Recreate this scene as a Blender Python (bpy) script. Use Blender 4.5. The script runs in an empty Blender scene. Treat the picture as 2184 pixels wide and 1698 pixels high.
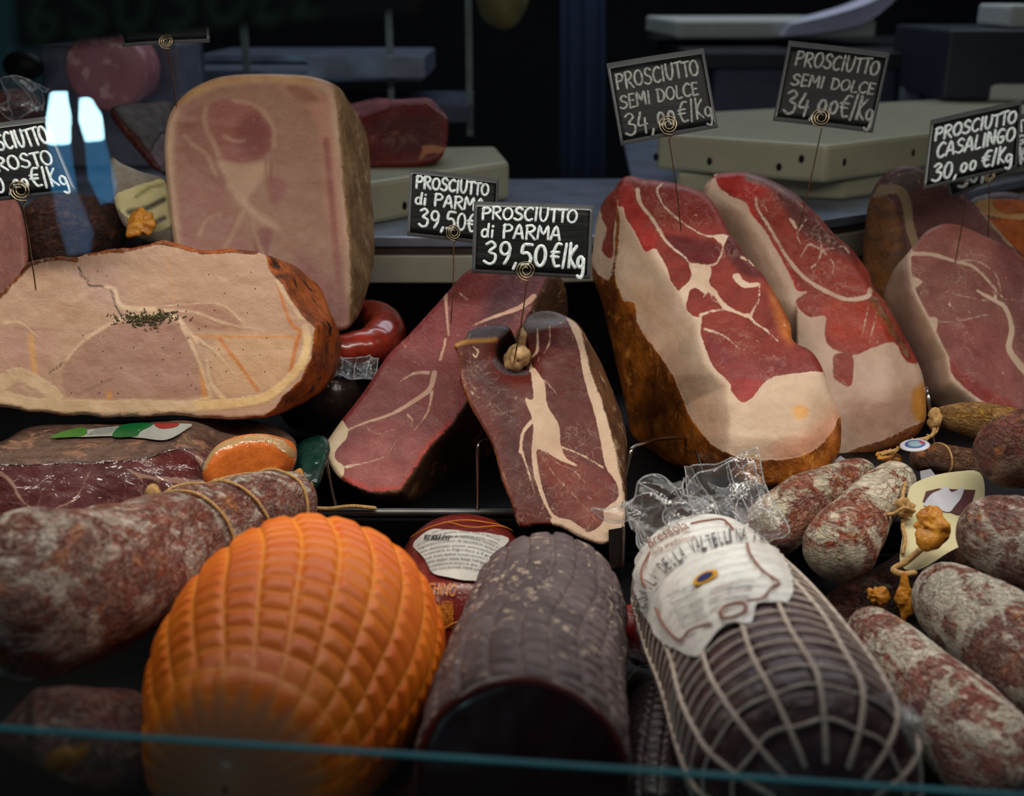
import bpy, bmesh, math, random
import numpy as np
from mathutils import Vector, Matrix
from mathutils.geometry import delaunay_2d_cdt
R = math.radians
random.seed(4)
rng = np.random.default_rng(7)
S = bpy.context.scene
COL = S.collection
# ------------------------------------------------------------ camera, world, lights, exposure
CAMZ, PITCH, LENS = 1.35, R(20), 40.0
F = 2184 * LENS / 36.0
CP, SP = math.cos(PITCH), math.sin(PITCH)
cam = bpy.data.cameras.new('camera'); co = bpy.data.objects.new('camera', cam); COL.objects.link(co)
co.location = (0, 0, CAMZ); co.rotation_euler = (R(90) - PITCH, 0, 0)
cam.lens = LENS; cam.sensor_width = 36; cam.clip_start = .01; cam.clip_end = 60
cam.dof.use_dof = True; cam.dof.focus_distance = .96; cam.dof.aperture_fstop = 5.6
S.camera = co
S.view_settings.view_transform = 'Standard'; S.view_settings.look = 'None'
S.view_settings.gamma = 1; S.view_settings.use_curve_mapping = False
S.view_settings.exposure = 0.0
w = bpy.data.worlds.new('world'); S.world = w; w.use_nodes = True
w.node_tree.nodes['Background'].inputs[0].default_value = (.55, .7, 1, 1)
w.node_tree.nodes['Background'].inputs[1].default_value = .016

def area(name, loc, rot, sx, sy, power, col, spread=180):
    l = bpy.data.lights.new(name, 'AREA'); l.shape = 'RECTANGLE'; l.size = sx; l.size_y = sy
    l.energy = power; l.color = col; l.spread = R(spread)
    o = bpy.data.objects.new(name, l); COL.objects.link(o); o.location = loc; o.rotation_euler = rot
    return o
area('case_strip_light', (.2, .70, CAMZ + .2), (R(8), 0, 0), 1.9, .05, 6.3, (1, .91, .80), 165)
area('back_ceiling_light', (.5, 2.6, 2.7), (R(-10), 0, 0), 2.4, .6, 15, (.80, .87, 1))
area('shop_ceiling_light', (0.2, -.6, 2.6), (R(18), 0, 0), 2.0, .8, 1.2, (.75, .87, 1))
area('worktop_light', (.7, 1.55, 2.05), (0, 0, 0), 1.6, .25, .45, (1, .93, .76), 150)

# ------------------------------------------------------------ helpers
def W(x, y, d):
    x = np.asarray(x, float); y = np.asarray(y, float); d = np.asarray(d, float) + 0 * x
    X = (x - 1092) / F * d; U = (849 - y) / F * d
    return np.stack([X, d * CP + U * SP, CAMZ - d * SP + U * CP], -1)

def G(x, y, z):          # point of the horizontal plane z under a pixel
    v = (y - 849) / F
    d = (CAMZ - z) / (SP + v * CP)
    return W(x, y, d)

def lin(c): return ((c / 255 + .055) / 1.055) ** 2.4 if c > 10.3 else c / 255 / 12.92
def C(r, g, b, k=1.0): return (min(.95, lin(r) * k), min(.95, lin(g) * k), min(.95, lin(b) * k), 1)
K = 1.38                   # photographed colour -> surface colour of the lit food
def A(r, g, b, k=1.0):
    c = C(r, g, b, K * k); m = (c[0] + c[1] + c[2]) / 3
    q = [v * .94 + m * .06 for v in c[:3]]
    return (q[0], q[1] * (1.1 if q[0] > 2 * q[1] else 1.0), q[2] * .96, 1)

def _h(i, j, k, s):
    n = (i * 374761393 + j * 668265263 + k * 2147483647 + s * 974634777) & 0xffffffff
    n = ((n ^ (n >> 13)) * 1274126177) & 0xffffffff
    n = ((n ^ (n >> 16)) * 2246822519) & 0xffffffff
    return ((n ^ (n >> 15)) & 0xffff) / 65535.0
def vn(P, s=0):
    P = np.asarray(P, float) + 1000.0
    I = np.floor(P).astype(np.int64); f = P - I; f = f * f * (3 - 2 * f)
    r = 0
    for a in (0, 1):
        for b in (0, 1):
            for c in (0, 1):
                wgt = (f[..., 0] if a else 1 - f[..., 0]) * (f[..., 1] if b else 1 - f[..., 1]) * (f[..., 2] if c else 1 - f[..., 2])
                r = r + wgt * _h(I[..., 0] + a, I[..., 1] + b, I[..., 2] + c, s)
    return r * 2 - 1
def fbm(P, sc, oct=3, s=0):
    r = 0; a = 1; t = 0
    for o in range(oct):
        r = r + a * vn(np.asarray(P) * sc, s + o); t += a; a *= .5; sc = sc * 2.03
    return r / t

ORG = {}
def empty(name, loc):
    o = bpy.data.objects.new(name, None); COL.objects.link(o); o.location = loc
    o.empty_display_size = .02
    ORG[o.name] = np.array(loc, float); return o
def tag(o, label=None, cat=None, group=None, kind=None):
    if label: o['label'] = label
    if cat: o['category'] = cat
    if group: o['group'] = group
    if kind: o['kind'] = kind
    return o
def thing(name, label, cat, loc, group=None):
    return tag(empty(name, tuple(float(q) for q in loc)), label, cat, group)
def obj(name, V, Fc, mat, parent=None, smooth=True, attrs=None, cols=None, label=None):
    V = np.asarray(V, float)
    if parent is not None: org = ORG[parent.name]
    else: org = np.array([(V[:, 0].min() + V[:, 0].max()) / 2, (V[:, 1].min() + V[:, 1].max()) / 2, V[:, 2].min()])
    me = bpy.data.meshes.new(name)
    me.from_pydata((V - org).tolist(), [], [tuple(int(q) for q in f) for f in Fc]); 
    if smooth: me.polygons.foreach_set('use_smooth', [True] * len(me.polygons))
    for k, a in (attrs or {}).items():
        at = me.attributes.new(k, 'FLOAT', 'POINT'); at.data.foreach_set('value', np.asarray(a, np.float32))
    for k, a in (cols or {}).items():
        at = me.attributes.new(k, 'FLOAT_COLOR', 'POINT')
        a4 = np.ones((len(V), 4), np.float32); a4[:, :3] = a; at.data.foreach_set('color', a4.ravel())
    me.materials.append(mat); me.update()
    o = bpy.data.objects.new(name, me); COL.objects.link(o)
    if parent is not None: o.parent = parent
    else: o.location = org
    ORG[o.name] = org
    if label: o['label'] = label
    return o

class MB:
    def __init__(s): s.v = []; s.f = []; s.n = 0
    def add(s, V, Fc):
        V = np.asarray(V, float); s.v.append(V); s.f += [tuple(i + s.n for i in f) for f in Fc]; s.n += len(V); return s
    def tube(s, P, r, sides=8, flat=1.0, nrm=None):
        P = np.asarray(P, float); n = len(P)
        r = np.zeros(n) + r
        T = np.gradient(P, axis=0); T /= np.linalg.norm(T, axis=1)[:, None] + 1e-12
        ref = np.array([0, 0, 1.]) if abs(T[0][2]) < .9 else np.array([1., 0, 0])
        N = np.cross(T[0], ref); N /= np.linalg.norm(N)
        V = []
        def ring(c, N, B, rr): return [c + rr * (math.cos(a) * N + math.sin(a) * B) for a in np.linspace(0, 2 * math.pi, sides, endpoint=False)]
        rings = []
        for i in range(n):
            N = N - T[i] * N.dot(T[i]); N /= np.linalg.norm(N) + 1e-12
            rings.append((P[i], N.copy(), np.cross(T[i], N), r[i]))
        c, N0, B0, rr = rings[0]; c2, N2, B2, r2 = rings[-1]
        full = [ring(c - T[0] * rr * .8, N0, B0, rr * .5)] + [ring(*q) for q in rings] + [ring(c2 + T[-1] * r2 * .8, N2, B2, r2 * .5)]
        V = [p for q in full for p in q]; m = len(full); Fc = []
        for i in range(m - 1):
            for j in range(sides):
                a = i * sides + j; b = i * sides + (j + 1) % sides
                Fc.append((a, b, b + sides, a + sides))
        Fc.append(tuple(range(sides))[::-1]); Fc.append(tuple(range((m - 1) * sides, m * sides)))
        return s.add(V, Fc)
    def box(s, lo, hi):
        x0, y0, z0 = lo; x1, y1, z1 = hi
        return s.add([(x0, y0, z0), (x1, y0, z0), (x1, y1, z0), (x0, y1, z0), (x0, y0, z1), (x1, y0, z1), (x1, y1, z1), (x0, y1, z1)],
                     [(0, 3, 2, 1), (4, 5, 6, 7), (0, 1, 5, 4), (1, 2, 6, 5), (2, 3, 7, 6), (3, 0, 4, 7)])
    def ell(s, c, ax, nu=12, nv=8, nz=0, seed=0):
        a, b, e = [np.asarray(q, float) for q in ax]; V = []; Fc = []
        for i in range(nv + 1):
            ph = math.pi * i / nv
            for j in range(nu):
                th = 2 * math.pi * j / nu
                V.append(math.sin(ph) * math.cos(th) * a + math.sin(ph) * math.sin(th) * b + math.cos(ph) * e)
        V = np.array(V)
        if nz: V = V * (1 + nz * fbm(V / np.linalg.norm(V, axis=1)[:, None], 1.5, 2, seed))[:, None]
        for i in range(nv):
            for j in range(nu): Fc.append((i * nu + j, i * nu + (j + 1) % nu, (i + 1) * nu + (j + 1) % nu, (i + 1) * nu + j))
        return s.add(V + np.asarray(c, float), Fc)
    def build(s, name, mat, parent=None, smooth=True, label=None):
        return obj(name, np.concatenate(s.v), s.f, mat, parent, smooth, label=label)

def bevel_obj(o, wd, seg=2):
    bm = bmesh.new(); bm.from_mesh(o.data)
    bmesh.ops.recalc_face_normals(bm, faces=bm.faces)
    bmesh.ops.bevel(bm, geom=bm.edges[:], offset=wd, segments=seg, affect='EDGES', profile=.5)
    bm.to_mesh(o.data); bm.free(); o.data.update()
    return o
def prism(name, xy, z0, z1, mat, parent=None, bev=.003, label=None):
    n = len(xy); V = [(p[0], p[1], z0) for p in xy] + [(p[0], p[1], z1) for p in xy]
    Fc = [tuple(range(n))[::-1], tuple(range(n, 2 * n))] + [(i, (i + 1) % n, (i + 1) % n + n, i + n) for i in range(n)]
    o = obj(name, V, Fc, mat, parent, False, label=label)
    if bev: bevel_obj(o, bev)
    return o

def cr(P, n, closed=False):
    P = np.asarray(P, float)
    m = len(P)
    if closed: Q = np.concatenate([P[-1:], P, P[:2]]); seg = m
    else: Q = np.concatenate([2 * P[:1] - P[1:2], P, 2 * P[-1:] - P[-2:-1]]); seg = m - 1
    out = []
    for i in range(seg):
        p0, p1, p2, p3 = Q[i:i + 4]
        t = np.linspace(0, 1, 8, endpoint=False)[:, None]
        out.append(.5 * ((2 * p1) + (-p0 + p2) * t + (2 * p0 - 5 * p1 + 4 * p2 - p3) * t ** 2 + (-p0 + 3 * p1 - 3 * p2 + p3) * t ** 3))
    out = np.concatenate(out)
    out = np.concatenate([out, out[:1] if closed else P[-1:]])
    L = np.concatenate([[0], np.cumsum(np.linalg.norm(np.diff(out, axis=0), axis=1))])
    t = np.linspace(0, L[-1], n, endpoint=not closed)
    return np.stack([np.interp(t, L, out[:, k]) for k in range(out.shape[1])], -1)

def segd(X, P, closed=False):       # distance of points X (n,2) to a polyline
    P = np.asarray(P, float); 
    if closed: P = np.concatenate([P, P[:1]])
    best = np.full(len(X), 1e9); tt = np.zeros(len(X)); near = np.zeros((len(X), 2))
    for i in range(len(P) - 1):
        a, b = P[i], P[i + 1]; ab = b - a; L = ab.dot(ab) + 1e-9
        t = np.clip(((X - a) @ ab) / L, 0, 1); q = a + t[:, None] * ab
        d = np.hypot(*(X - q).T); m = d < best; best[m] = d[m]; tt[m] = (i + t[m]) / (len(P) - 1); near[m] = q[m]
    return best, tt, near
def sd(X, P):                       # signed distance, + inside
    P = np.asarray(P, float); d, _, _ = segd(X, P, True)
    ins = np.zeros(len(X), bool); x, y = X.T; n = len(P)
    for i in range(n):
        x1, y1 = P[i]; x2, y2 = P[(i + 1) % n]
        if y1 == y2: continue
        c = ((y1 > y) != (y2 > y)) & (x < (x2 - x1) * (y - y1) / (y2 - y1) + x1)
        ins ^= c
    return np.where(ins, d, -d)
def ss(x, a, b):
    t = np.clip((x - a) / (b - a), 0, 1); return t * t * (3 - 2 * t)
def maskops(X, ops):
    m = np.full(len(X), -60.0)
    for op in ops:
        if op[0] == 'p': m = np.maximum(m, sd(X, cr(op[1], max(24, len(op[1]) * 5), True)))
        elif op[0] == 'P': m = np.maximum(m, sd(X, op[1]))
        elif op[0] == 'x': m = np.minimum(m, -sd(X, cr(op[1], max(24, len(op[1]) * 5), True)))
        elif op[0] == 'l':
            w0, w1 = op[2] if isinstance(op[2], tuple) else (op[2], op[2])
            Q = cr(op[1], len(op[1]) * 6)
            d, t, _ = segd(X, Q); m = np.maximum(m, (w0 + (w1 - w0) * t) - d)
    return m
def paintops(X, base, ops):
    col = np.zeros((len(X), 3)) + np.array(base[:3])
    for op in ops:
        if op[0] == 'p': k = ss(sd(X, cr(op[1], max(24, len(op[1]) * 4), True)), -op[3], op[3])
        else:
            d, t, _ = segd(X, cr(op[1], len(op[1]) * 6)); k = 1 - ss(d, op[4] * .3, op[4] + op[3])
            op = (0, 0, op[2])
        k = k[:, None] * 1.0; col = col * (1 - k) + np.array(op[2][:3]) * k
    return col

# ------------------------------------------------------------ node materials
class NT:
    def __init__(s, name):
        s.m = bpy.data.materials.new(name); s.m.use_nodes = True; s.t = s.m.node_tree; s.t.nodes.clear()
        s.o = s.t.nodes.new('ShaderNodeOutputMaterial'); s.tc = s.t.nodes.new('ShaderNodeTexCoord').outputs['Object']
    def put(s, sock, v):
        if isinstance(v, bpy.types.NodeSocket): s.t.links.new(v, sock)
        elif v is not None:
            if hasattr(sock.default_value, '__len__') and not hasattr(v, '__len__'): v = (v,) * len(sock.default_value)
            sock.default_value = v
    def noise(s, sc, det=3, ro=.55, dist=0, vec=None):
        n = s.t.nodes.new('ShaderNodeTexNoise'); s.put(n.inputs['Vector'], vec or s.tc)
        n.inputs['Scale'].default_value = sc; n.inputs['Detail'].default_value = det; n.inputs['Roughness'].default_value = ro
        n.inputs['Distortion'].default_value = dist; s.last = n; return n.outputs[0]
    def vor(s, sc, feat='F1', vec=None, rnd=1):
        n = s.t.nodes.new('ShaderNodeTexVoronoi'); n.feature = feat; s.put(n.inputs['Vector'], vec or s.tc)
        n.inputs['Scale'].default_value = sc; n.inputs['Randomness'].default_value = rnd; return n.outputs['Distance']
    def map(s, scale=(1, 1, 1), rot=(0, 0, 0)):
        n = s.t.nodes.new('ShaderNodeMapping'); s.put(n.inputs['Vector'], s.tc); n.inputs['Scale'].default_value = scale
        n.inputs['Rotation'].default_value = rot; return n.outputs[0]
    def m2(s, op, a, b=0., c=0., clamp=False):
        n = s.t.nodes.new('ShaderNodeMath'); n.operation = op; n.use_clamp = clamp
        s.put(n.inputs[0], a); s.put(n.inputs[1], b); s.put(n.inputs[2], c); return n.outputs[0]
    def sm(s, x, a, b, lo=0., hi=1.):
        n = s.t.nodes.new('ShaderNodeMapRange'); n.interpolation_type = 'SMOOTHSTEP'; s.put(n.inputs[0], x)
        n.inputs[1].default_value = a; n.inputs[2].default_value = b; n.inputs[3].default_value = lo; n.inputs[4].default_value = hi
        return n.outputs[0]
    def mix(s, f, a, b, mode='MIX'):
        n = s.t.nodes.new('ShaderNodeMix'); n.data_type = 'RGBA'; n.blend_type = mode
        s.put(n.inputs[0], f); s.put(n.inputs[6], a); s.put(n.inputs[7], b); return n.outputs[2]
    def at(s, name, color=False):
        n = s.t.nodes.new('ShaderNodeAttribute'); n.attribute_name = name; return n.outputs['Color' if color else 'Fac']
    def bump(s, h, st=.5, dist=.001, nrm=None):
        n = s.t.nodes.new('ShaderNodeBump'); n.inputs['Strength'].default_value = st; n.inputs['Distance'].default_value = dist
        s.put(n.inputs['Height'], h); 
        if nrm: s.put(n.inputs['Normal'], nrm)
        return n.outputs[0]
    def out(s, col, rough=.5, nrm=None, spec=.5, sss=0, metal=0, coat=0, coatr=.1, coatn=None, alpha=None, trans=0, emis=None, emis_s=0):
        p = s.t.nodes.new('ShaderNodeBsdfPrincipled'); s.put(p.inputs['Base Color'], col); s.put(p.inputs['Roughness'], rough)
        s.put(p.inputs['Specular IOR Level'], spec); s.put(p.inputs['Metallic'], metal)
        if nrm: s.put(p.inputs['Normal'], nrm)
        if sss:
            p.inputs['Subsurface Weight'].default_value = sss; p.inputs['Subsurface Radius'].default_value = (1, .45, .3); p.inputs['Subsurface Scale'].default_value = .008
        if coat:
            s.put(p.inputs['Coat Weight'], coat); p.inputs['Coat Roughness'].default_value = coatr
            if coatn: s.put(p.inputs['Coat Normal'], coatn)
        if trans: p.inputs['Transmission Weight'].default_value = trans
        if emis: s.put(p.inputs['Emission Color'], emis); p.inputs['Emission Strength'].default_value = emis_s
        s.p = p; s.t.links.new(p.outputs[0], s.o.inputs[0]); return s.m

def plain(name, col, rough=.5, metal=0, spec=.5, var=.15, sc=40, bump=0.0, coat=0, sss=0):
    n = NT(name); f = n.noise(sc, 4)
    c = n.mix(n.sm(f, .3, .7), tuple(q * (1 - var) for q in col[:3]) + (1,), tuple(min(1, q * (1 + var)) for q in col[:3]) + (1,))
    return n.out(c, rough, n.bump(f, bump, .001) if bump else None, spec, sss, metal, coat)

def meat(name, skin1, skin2, skin3=None, marb=.5, msc=60, fatc=A(215, 188, 165), rough=.42, edge=5, coat=0., marbw=.025, film=False, skinr=.5, seed=0, sked=6, fib=.18, soft=1.3, tone=(.66, .55, .55), fibrot=.5):
    """cut meat: painted lean colour, sharp fat mask, rind mask"""
    n = NT(name)
    off = n.t.nodes.new('ShaderNodeVectorMath'); off.operation = 'ADD'; n.t.links.new(n.tc, off.inputs[0]); off.inputs[1].default_value = (seed * 1.7, seed * .9, seed * 2.3)
    n.tc = off.outputs[0]
    wob = n.noise(90, 4, .65); wob2 = n.noise(300, 4, .65); fine = n.noise(900, 3, .7)
    fm = n.m2('ADD', n.at('fat'), n.m2('MULTIPLY', n.m2('SUBTRACT', wob, .5), edge * 2.6))
    fm = n.m2('ADD', fm, n.m2('MULTIPLY', n.m2('SUBTRACT', wob2, .5), edge * 1.8))
    fat = n.sm(fm, -soft, soft)
    lean = n.at('Col', True)
    dk = tuple(tone) + (1,)
    lean = n.mix(n.sm(n.noise(26, 5, .65, .5), .35, .7), lean, n.mix(1., lean, dk, 'MULTIPLY'))
    lean = n.mix(n.m2('MULTIPLY', n.sm(wob2, .35, .7), .5), lean, n.mix(1., lean, dk, 'MULTIPLY'))
    lean = n.mix(n.m2('MULTIPLY', n.sm(fine, .5, .75), .3), lean, n.mix(1., lean, (1.5, 1.45, 1.4, 1), 'MULTIPLY'))
    fb = n.noise(55, 4, .75, .8, n.map((1.2, 1.2, 11), (0, .3 + fibrot, fibrot)))
    lean = n.mix(n.m2('MULTIPLY', n.sm(fb, .5, .72), fib), lean, n.mix(1., lean, (1.75, 1.6, 1.55, 1), 'MULTIPLY'))
    # short pale fibre flecks
    fl = n.noise(150, 3, .6, .3, n.map((1, 1, .22), (0, fibrot, 0)))
    fl = n.m2('MULTIPLY', n.sm(fl, .67, .72), n.sm(n.noise(14, 2), .45, .6))
    # marbling: thin branching ridges, gated
    gate = n.sm(n.noise(msc * .3, 2), .47, .62)
    r1 = n.m2('ABSOLUTE', n.m2('SUBTRACT', n.noise(msc, 6, .55, .5), .5))
    r1 = n.sm(r1, 0.0, marbw * .8, 1, 0)
    ve = n.t.nodes.new('ShaderNodeTexVoronoi'); ve.feature = 'DISTANCE_TO_EDGE'; ve.inputs['Scale'].default_value = msc * .9
    wv = n.t.nodes.new('ShaderNodeVectorMath'); wv.operation = 'MULTIPLY_ADD'; n.put(wv.inputs[0], n.last.outputs['Color']); wv.inputs[1].default_value = (.02, .02, .02); n.put(wv.inputs[2], n.tc)
    n.t.links.new(wv.outputs[0], ve.inputs['Vector'])
    r3 = n.sm(ve.outputs['Distance'], .0, .035, 1, 0)
    r3 = n.m2('MULTIPLY', r3, n.sm(n.noise(msc * 1.4, 3), .42, .62))
    mb = n.m2('MULTIPLY', n.m2('MAXIMUM', n.m2('MULTIPLY', r1, .8), r3), n.m2('MULTIPLY', gate, marb * .42))
    mb = n.m2('ADD', mb, n.m2('MULTIPLY', fl, marb * .9), clamp=True)
    c = n.mix(mb, lean, fatc)
    fv = n.mix(n.sm(n.noise(30, 5, .65, .4), .3, .7), (.86, .79, .74, 1), (1.05, 1.04, 1.02, 1))
    fcol = n.mix(1., n.at('Fatc', True), fv, 'MULTIPLY')
    fcol = n.mix(n.m2('MULTIPLY', n.sm(n.noise(18, 4, .6, .3), .55, .75), .3), fcol, n.mix(1., fcol, (1.0, .72, .62, 1), 'MULTIPLY'))
    c = n.mix(fat, c, fcol)
    sk = n.noise(16, 6, .68, .8); sk_b = n.noise(70, 6, .7, .4)
    scol = n.mix(n.sm(n.m2('ADD', n.m2('MULTIPLY', sk, .6), n.m2('MULTIPLY', sk_b, .4)), .4, .6), skin1, skin2)
    if skin3: scol = n.mix(n.sm(n.noise(45, 6, .72, .5), .54, .66), scol, skin3)
    skm = n.sm(n.m2('ADD', n.at('skin'), n.m2('ADD', n.m2('MULTIPLY', n.m2('SUBTRACT', wob, .5), sked * 2.2), n.m2('MULTIPLY', n.m2('SUBTRACT', wob2, .5), sked))), -1.8, 1.8)
    c = n.mix(skm, c, scol)
    h = n.m2('ADD', n.m2('MULTIPLY', wob2, .8), n.m2('MULTIPLY', fine, .25))
    h = n.m2('ADD', h, n.m2('MULTIPLY', fat, .5)); h = n.m2('ADD', h, n.m2('MULTIPLY', sk_b, n.m2('MULTIPLY', skm, 5.)))
    rg = n.m2('ADD', n.m2('MULTIPLY', n.sm(n.noise(120, 4, .6), .3, .7), .2), rough - .1)
    rg = n.m2('ADD', rg, n.m2('MULTIPLY', skm, skinr - rough))
    cn = n.bump(n.noise(45, 3, .6, 1.2), .8, .004) if film else None
    return n.out(c, rg, n.bump(h, .6, .0011), .36, .08, 0, coat, .06 if film else .2, cn)

# ------------------------------------------------------------ a cut piece of meat: traced cut surface with its own relief, depth and back
def cut(name, root, outline, medial, depth, mat, base=(.3, .1, .1), paint=(), fat=(), fatc=(.8, .7, .6), fatpaint=(), skin=(),
        back=((.985, 4, 0, .03), (.93, 10, 4, .08), (.6, 14, 8, .12)), step=4.5, rim=(10, .006), rough=.0012, nsc=60, parts=None, wav=0, seed=0, smoothn=None, dimple=()):
    n = int(min(520, max(160, np.linalg.norm(np.diff(np.array(outline + outline[:1], float), axis=0), axis=1).sum() / step)))
    O = cr(outline, n, True)
    if wav:
        c0 = O.mean(0); nr = np.roll(O, -1, 0) - np.roll(O, 1, 0); nr = np.stack([nr[:, 1], -nr[:, 0]], -1) / (np.linalg.norm(nr, axis=1)[:, None] + 1e-9)
        O = O + nr * (fbm(np.c_[O, O[:, :1] * 0] / 40., 1.4, 3, seed) * wav)[:, None]
    lo, hi = O.min(0), O.max(0); gx_, gy_ = np.meshgrid(np.arange(lo[0], hi[0], step), np.arange(lo[1], hi[1], step * .866), indexing='ij')
    gx_ = gx_ + (np.arange(gx_.shape[1]) % 2)[None] * step * .5
    Gp = np.stack([gx_.ravel(), gy_.ravel()], -1); Gp = Gp[sd(Gp, O[::2]) > step * .75]
    allp = np.concatenate([O, Gp]); cdt = delaunay_2d_cdt([Vector(p) for p in allp.tolist()], [], [list(range(n))], 1, 1e-4)
    X = np.array([v[:] for v in cdt[0]]); back_i = {}
    for k_, ids in enumerate(cdt[3]):
        for q_ in ids: back_i[q_] = k_
    bi = np.array([back_i[i] for i in range(n)]); tri = [tuple(f) for f in cdt[2]]
    ed = sd(X, O[::2]); ed = np.maximum(ed, 0)
    D = depth(X[:, 0], X[:, 1])
    rr = np.clip(1 - ed / rim[0], 0, 1); D = D + rim[1] * (1 - np.sqrt(np.maximum(0, 1 - rr ** 2)))
    for (cx, cy, rx, ry, dep) in dimple:
        D = D + dep * np.exp(-(((X[:, 0] - cx) / rx) ** 2 + ((X[:, 1] - cy) / ry) ** 2))
    P = W(X[:, 0], X[:, 1], D)
    D = D + rough * fbm(P, nsc, 4, seed); P = W(X[:, 0], X[:, 1], D)
    fm = maskops(X, fat); sk = maskops(X, skin)
    cl = paintops(X, base, paint); fc = paintops(X, fatc, fatpaint)
    c0 = O.mean(0); d0 = depth(O[:, 0], O[:, 1]); V = [P]; XX = [X]
    nf = len(X); Fc = []
    for f in tri:
        p_, q_, r_ = X[f[0]], X[f[1]], X[f[2]]
        cw = (q_[0] - p_[0]) * (r_[1] - p_[1]) - (q_[1] - p_[1]) * (r_[0] - p_[0])
        Fc.append(f if cw < 0 else f[::-1])
    tot = nf; zmin = P[bi, 2].min()
    ori = np.sum(O[:, 0] * np.roll(O[:, 1], -1) - np.roll(O[:, 0], -1) * O[:, 1]) > 0
    prev = None; dm = float(np.mean(d0)); nb = []
    Do = D[bi]
    bs = []
    for a, b in zip(((1, 0, 0, 0),) + tuple(back[:-1]), back):
        q = 3
        for t in range(1, q + 1):
            t = t / q; bs.append(tuple(a[i] * (1 - t) + b[i] * t for i in range(4)))
    for (s_, dx, dy, dd) in bs:
        Q = c0 + (O - c0) * s_ + np.array([dx, dy]); wv = min(1, dd / .08) * .5
        dq = Do * (1 - wv) + dm * wv + dd
        Pq = W(Q[:, 0], Q[:, 1], dq); Pq = W(Q[:, 0], Q[:, 1], dq + rough * 3 * fbm(Pq, nsc * .5, 3, seed))
        Pq[:, 2] = np.maximum(Pq[:, 2], zmin); V.append(Pq)
        pi = bi if prev is None else np.arange(prev, prev + n)
        for j in range(n):
            j2 = (j + 1) % n; f = (int(pi[j2]), int(pi[j]), tot + j, tot + j2); Fc.append(f if not ori else f[::-1])
        prev = tot; tot += n
    V.append(V[-1].mean(0)[None]); 
    for j in range(n): Fc.append((prev + (j + 1) % n, prev + j, tot) if not ori else (prev + j, prev + (j + 1) % n, tot))
    V = np.concatenate(V); nb = len(V) - nf
    fm = np.concatenate([fm, np.full(nb, -60.)]); sk = np.concatenate([sk, np.full(nb, 60.)])
    cl = np.concatenate([cl, np.zeros((nb, 3)) + cl[bi].mean(0)]); fc = np.concatenate([fc, np.zeros((nb, 3)) + np.array(fatc[:3])])
    Fa = [f for f in Fc]
    idx = np.array([max(f[:3]) for f in Fa])
    isk = (sk[idx] > 0)
    groups = {'rind': isk}
    if parts == 'fat':
        groups['fat'] = (~isk) & (fm[idx] > 6); groups['cut_face'] = (~isk) & ~(fm[idx] > 6)
    else: groups['cut_face'] = ~isk
    for gname, msk in groups.items():
        sel = np.nonzero(msk)[0]
        if len(sel) < 4: continue
        ff = [Fa[i] for i in sel]; used = np.unique(np.concatenate([np.array(f) for f in ff])); re = np.full(len(V), -1); re[used] = np.arange(len(used))
        obj(gname if parts != 'name' else name, V[used], [tuple(re[list(f)]) for f in ff], mat, root,
            attrs={'fat': fm[used], 'skin': sk[used]}, cols={'Col': cl[used], 'Fatc': fc[used]})
    return O
def plane(d0, cx, cy, ax=0, ay=0, folds=()):
    """depth plane with gradients per 100 px; each fold recedes on one side of a polyline: (line, sign test dir, slope per 100px, softness)"""
    def f(x, y):
        D = d0 + (x - cx) * ax / 100 + (y - cy) * ay / 100 + 0 * x
        for (L, side, sl, soft) in folds:
            L = np.asarray(L, float); X = np.stack([x, y], -1)
            d, t, q = segd(X, L)
            sgn = sd(X, side) > 0
            d = np.where(sgn, d, 0); dd = np.sqrt(d * d + soft * soft) - soft
            D = D + dd * sl / 100
        return D
    return f

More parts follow.
